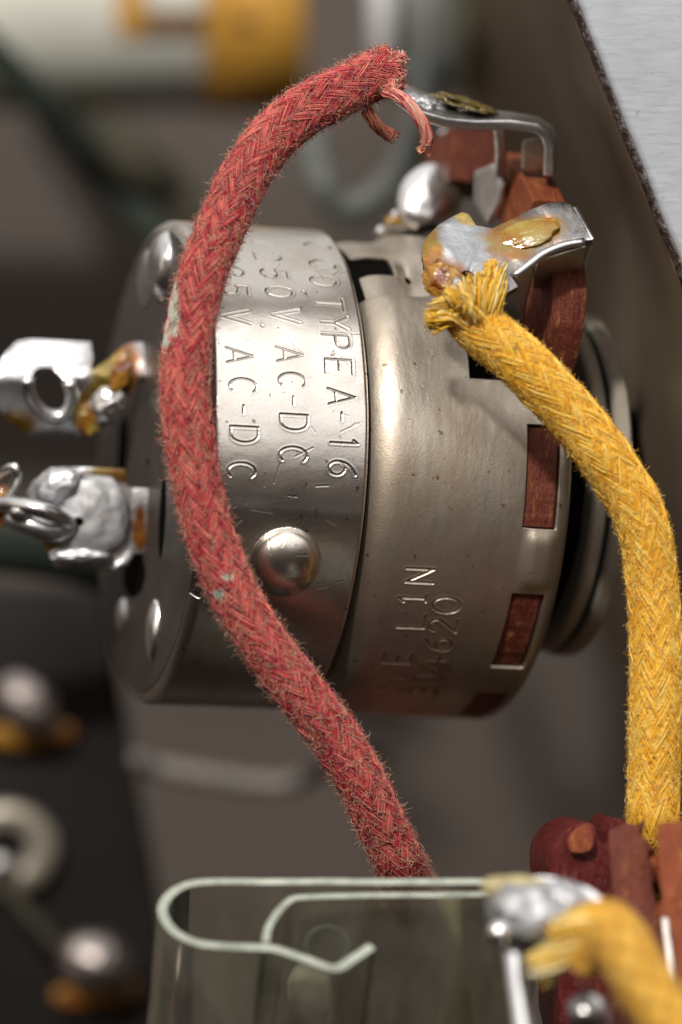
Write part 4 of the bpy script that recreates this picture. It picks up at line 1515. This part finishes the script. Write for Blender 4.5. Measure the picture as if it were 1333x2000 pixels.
gw = tube('bent_grey_wire', [P(180, 1470, -6.2), P(250, 1480, -4.3), P(300, 1497, -4.3), (P(400, 1515, -4.3)), P(500, 1530, -4.3), P(560, 1532, -4.3), P(605, 1515, -4.3), P(640, 1490, -3.1), P(690, 1470, -3.6), P(740, 1470, -5.0)], 0.060, MT['greywire'])
tag(gw, 'thick grey wire bent in a shallow curve below the control', 'wire')

g1 = tube('green_wire', [P(-160, -30, -5.4), P(-60, 60, -5.4), P(60, 175, -5.4), P(150, 275, -5.6), P(240, 380, -5.8), P(330, 480, -4.6), P(430, 560, -4.8)], 0.105, MT['green'])
tag(g1, 'dark green wire slanting down from the white capacitor behind the control', 'wire')
g2 = tube('olive_wire', [P(60, 150, -9.6), P(140, 215, -8.4), P(240, 290, -5.6), P(340, 390, -5.6), P(450, 500, -5.6)], 0.16, MT['olive'])
tag(g2, 'drab olive wire lying beside the dark green wire, deeper in the chassis', 'wire')
g3 = tube('green_wire', [P(-120, 1065, -2.8), P(-20, 1072, -2.8), P(80, 1085, -2.9), P(180, 1105, -3.1), P(300, 1150, -3.6)], 0.13, MT['green'])
tag(g3, 'dark green wire just under the lower left soldering lug', 'wire')

# capacitor: cream paper tube with an ochre label
cap = empty('paper_capacitor', P(150, 60, -7.5), 'cream paper capacitor with an ochre printed label, out of focus at top left', 'capacitor')
ZC = -6.8


def hcyl(name, x0, x1, cy, r, mat, parent, zc=ZC, y0=None, y1=None, p0=0, p1=2 * math.pi, n=80, tilt=0.0, thick=None):
    A_ = np.array(P(x0, cy, zc))
    B_ = np.array(P(x1, cy, zc))
    pp = np.linspace(p0, p1, n)
    rows_ = []
    prof_ = [(A_, 0.0), (A_, r - .03), (A_ + (B_ - A_) * .01, r), (B_ - (B_ - A_) * .01, r), (B_, r - .03), (B_, 0.0)]
    if p1 - p0 < 6.2:
        prof_ = [(A_, r), (B_, r)]
    for c_, q in prof_:
        rows_.append(np.stack([np.full(n, c_[0]), c_[1] + q * np.sin(pp), c_[2] + q * np.cos(pp)], -1))
    me_ = mesh_np(np.array(rows_).reshape(-1, 3), grid_quads(len(prof_), n, wrap_v=False))
    o_ = finish(name, me_, mat, parent)
    if thick:
        md = o_.modifiers.new('s', 'SOLIDIFY')
        md.thickness = thick
    return o_


rc = 205 * S * (D - ZC) / D
hcyl('tube', -500, 412, 12, rc, MT['paper'], cap)
hcyl('label_band', 408, 598, 12, rc * 1.03, MT['orange'], cap)


def yphi(py):
    return math.asin(max(-1, min(1, ((12 - py) * S * (D - ZC) / D) / rc)))


hcyl('label_mark', 240, 292, 12, rc + .02, MT['orange'], cap, p0=yphi(88), p1=yphi(-40), thick=.02)
hcyl('label_mark', 292, 410, 12, rc + .021, MT['brownprint'], cap, p0=yphi(86), p1=yphi(42), thick=.02)
hcyl('label_mark', 462, 500, 12, rc * 1.03 + .02, MT['brownprint'], cap, p0=yphi(72), p1=yphi(52), thick=.02)

# upright metal can
can = empty('metal_can', P(830, 90, -6), 'shiny upright metal can with a pale tape strip, out of focus at top centre', 'can')


def vcyl(name, xc, y0, y1, rpx, mat, parent, zc=-6.2, p0=0, p1=2 * math.pi, extra=0.0, n=90):
    k = S * (D - zc) / D
    r = rpx * k + extra
    pp = np.linspace(p0, p1, n)
    cx = float(P(xc, 0, zc)[0])
    prof_ = [(y0, 0.0), (y0, r - .06), (y0 - 6, r), (y1, r), (y1, 0)] if p1 - p0 > 6.2 else [(y0, r), (y1, r)]
    rows_ = [np.stack([cx + q * np.sin(pp), np.full(n, (1000 - y) * k), zc + q * np.cos(pp)], -1) for y, q in prof_]
    o_ = finish(name, mesh_np(np.array(rows_).reshape(-1, 3), grid_quads(len(prof_), n, wrap_v=False)), mat, parent)
    if p1 - p0 < 6.2:
        md = o_.modifiers.new('s', 'SOLIDIFY')
        md.thickness = .02
    return o_


vcyl('can_body', 835, 178, -300, 85, plain('satin_can', (0.44, 0.46, 0.45), (0.34, 0.36, 0.35), 0.35, 0.8, 0.45), can)
vcyl('seam_post', 752, 112, -300, 42, plain('bright_post', (0.92, 0.92, 0.93), (0.86, 0.86, 0.88), 0.3, 0.8, 0.1), can, zc=-3.2)
vcyl('side_tape', 835, 200, -300, 88, MT['yellowtape'], can, p0=math.radians(38), p1=math.radians(89), extra=0.03)

gl_ = tube('grey_loop_wire', [P(850, 130, -4.6), P(828, 210, -4.4), P(805, 290, -4.2), P(765, 355, -4.2), P(712, 402, -4.2), P(660, 400, -4.2), P(628, 350, -4.2), P(612, 290, -4.6), P(600, 240, -5.0)], 0.095, MT['greyloop'])
tag(gl_, 'thick grey-green wire looping behind the top of the control', 'wire')

behind = empty('highlight_blob', P(610, 1930, 0.4), 'added white blob on a stem, standing in for a highlight in the clear sheet', 'pin')  # blob and stem added in place of a highlight on the sheet
finish('solder', blob_mesh(P(600, 1925, 1.2), (0.085, 0.13, 0.09), None, 0.12, 2, 101), MT['paper'], behind)  # white paper colour gives the stand-in highlight its brightness
tube('blob_stem', [P(604, 1940, 1.1), P(606, 2060, 0.8), P(608, 2160, 0.0)], 0.09, MT['eyelet'], behind)
strip_ = tube('reflection_tube', [P(868, 1740, -0.6), P(872, 1850, -0.6), P(885, 1960, -0.7), P(900, 2100, -0.9)], 0.09, MT['yellowtape'])  # added to stand in for a yellowish reflection in the sheet
tag(strip_, 'added pale yellowish tube standing in for a reflection in the clear sheet', 'tube')
rg = finish('small_ring', torus_px(640, 1842, 0.9, 0.10, 0.022, .6), MT['greyloop'])
tag(rg, 'small dull ring seen through the kink of the clear sheet', 'ring')
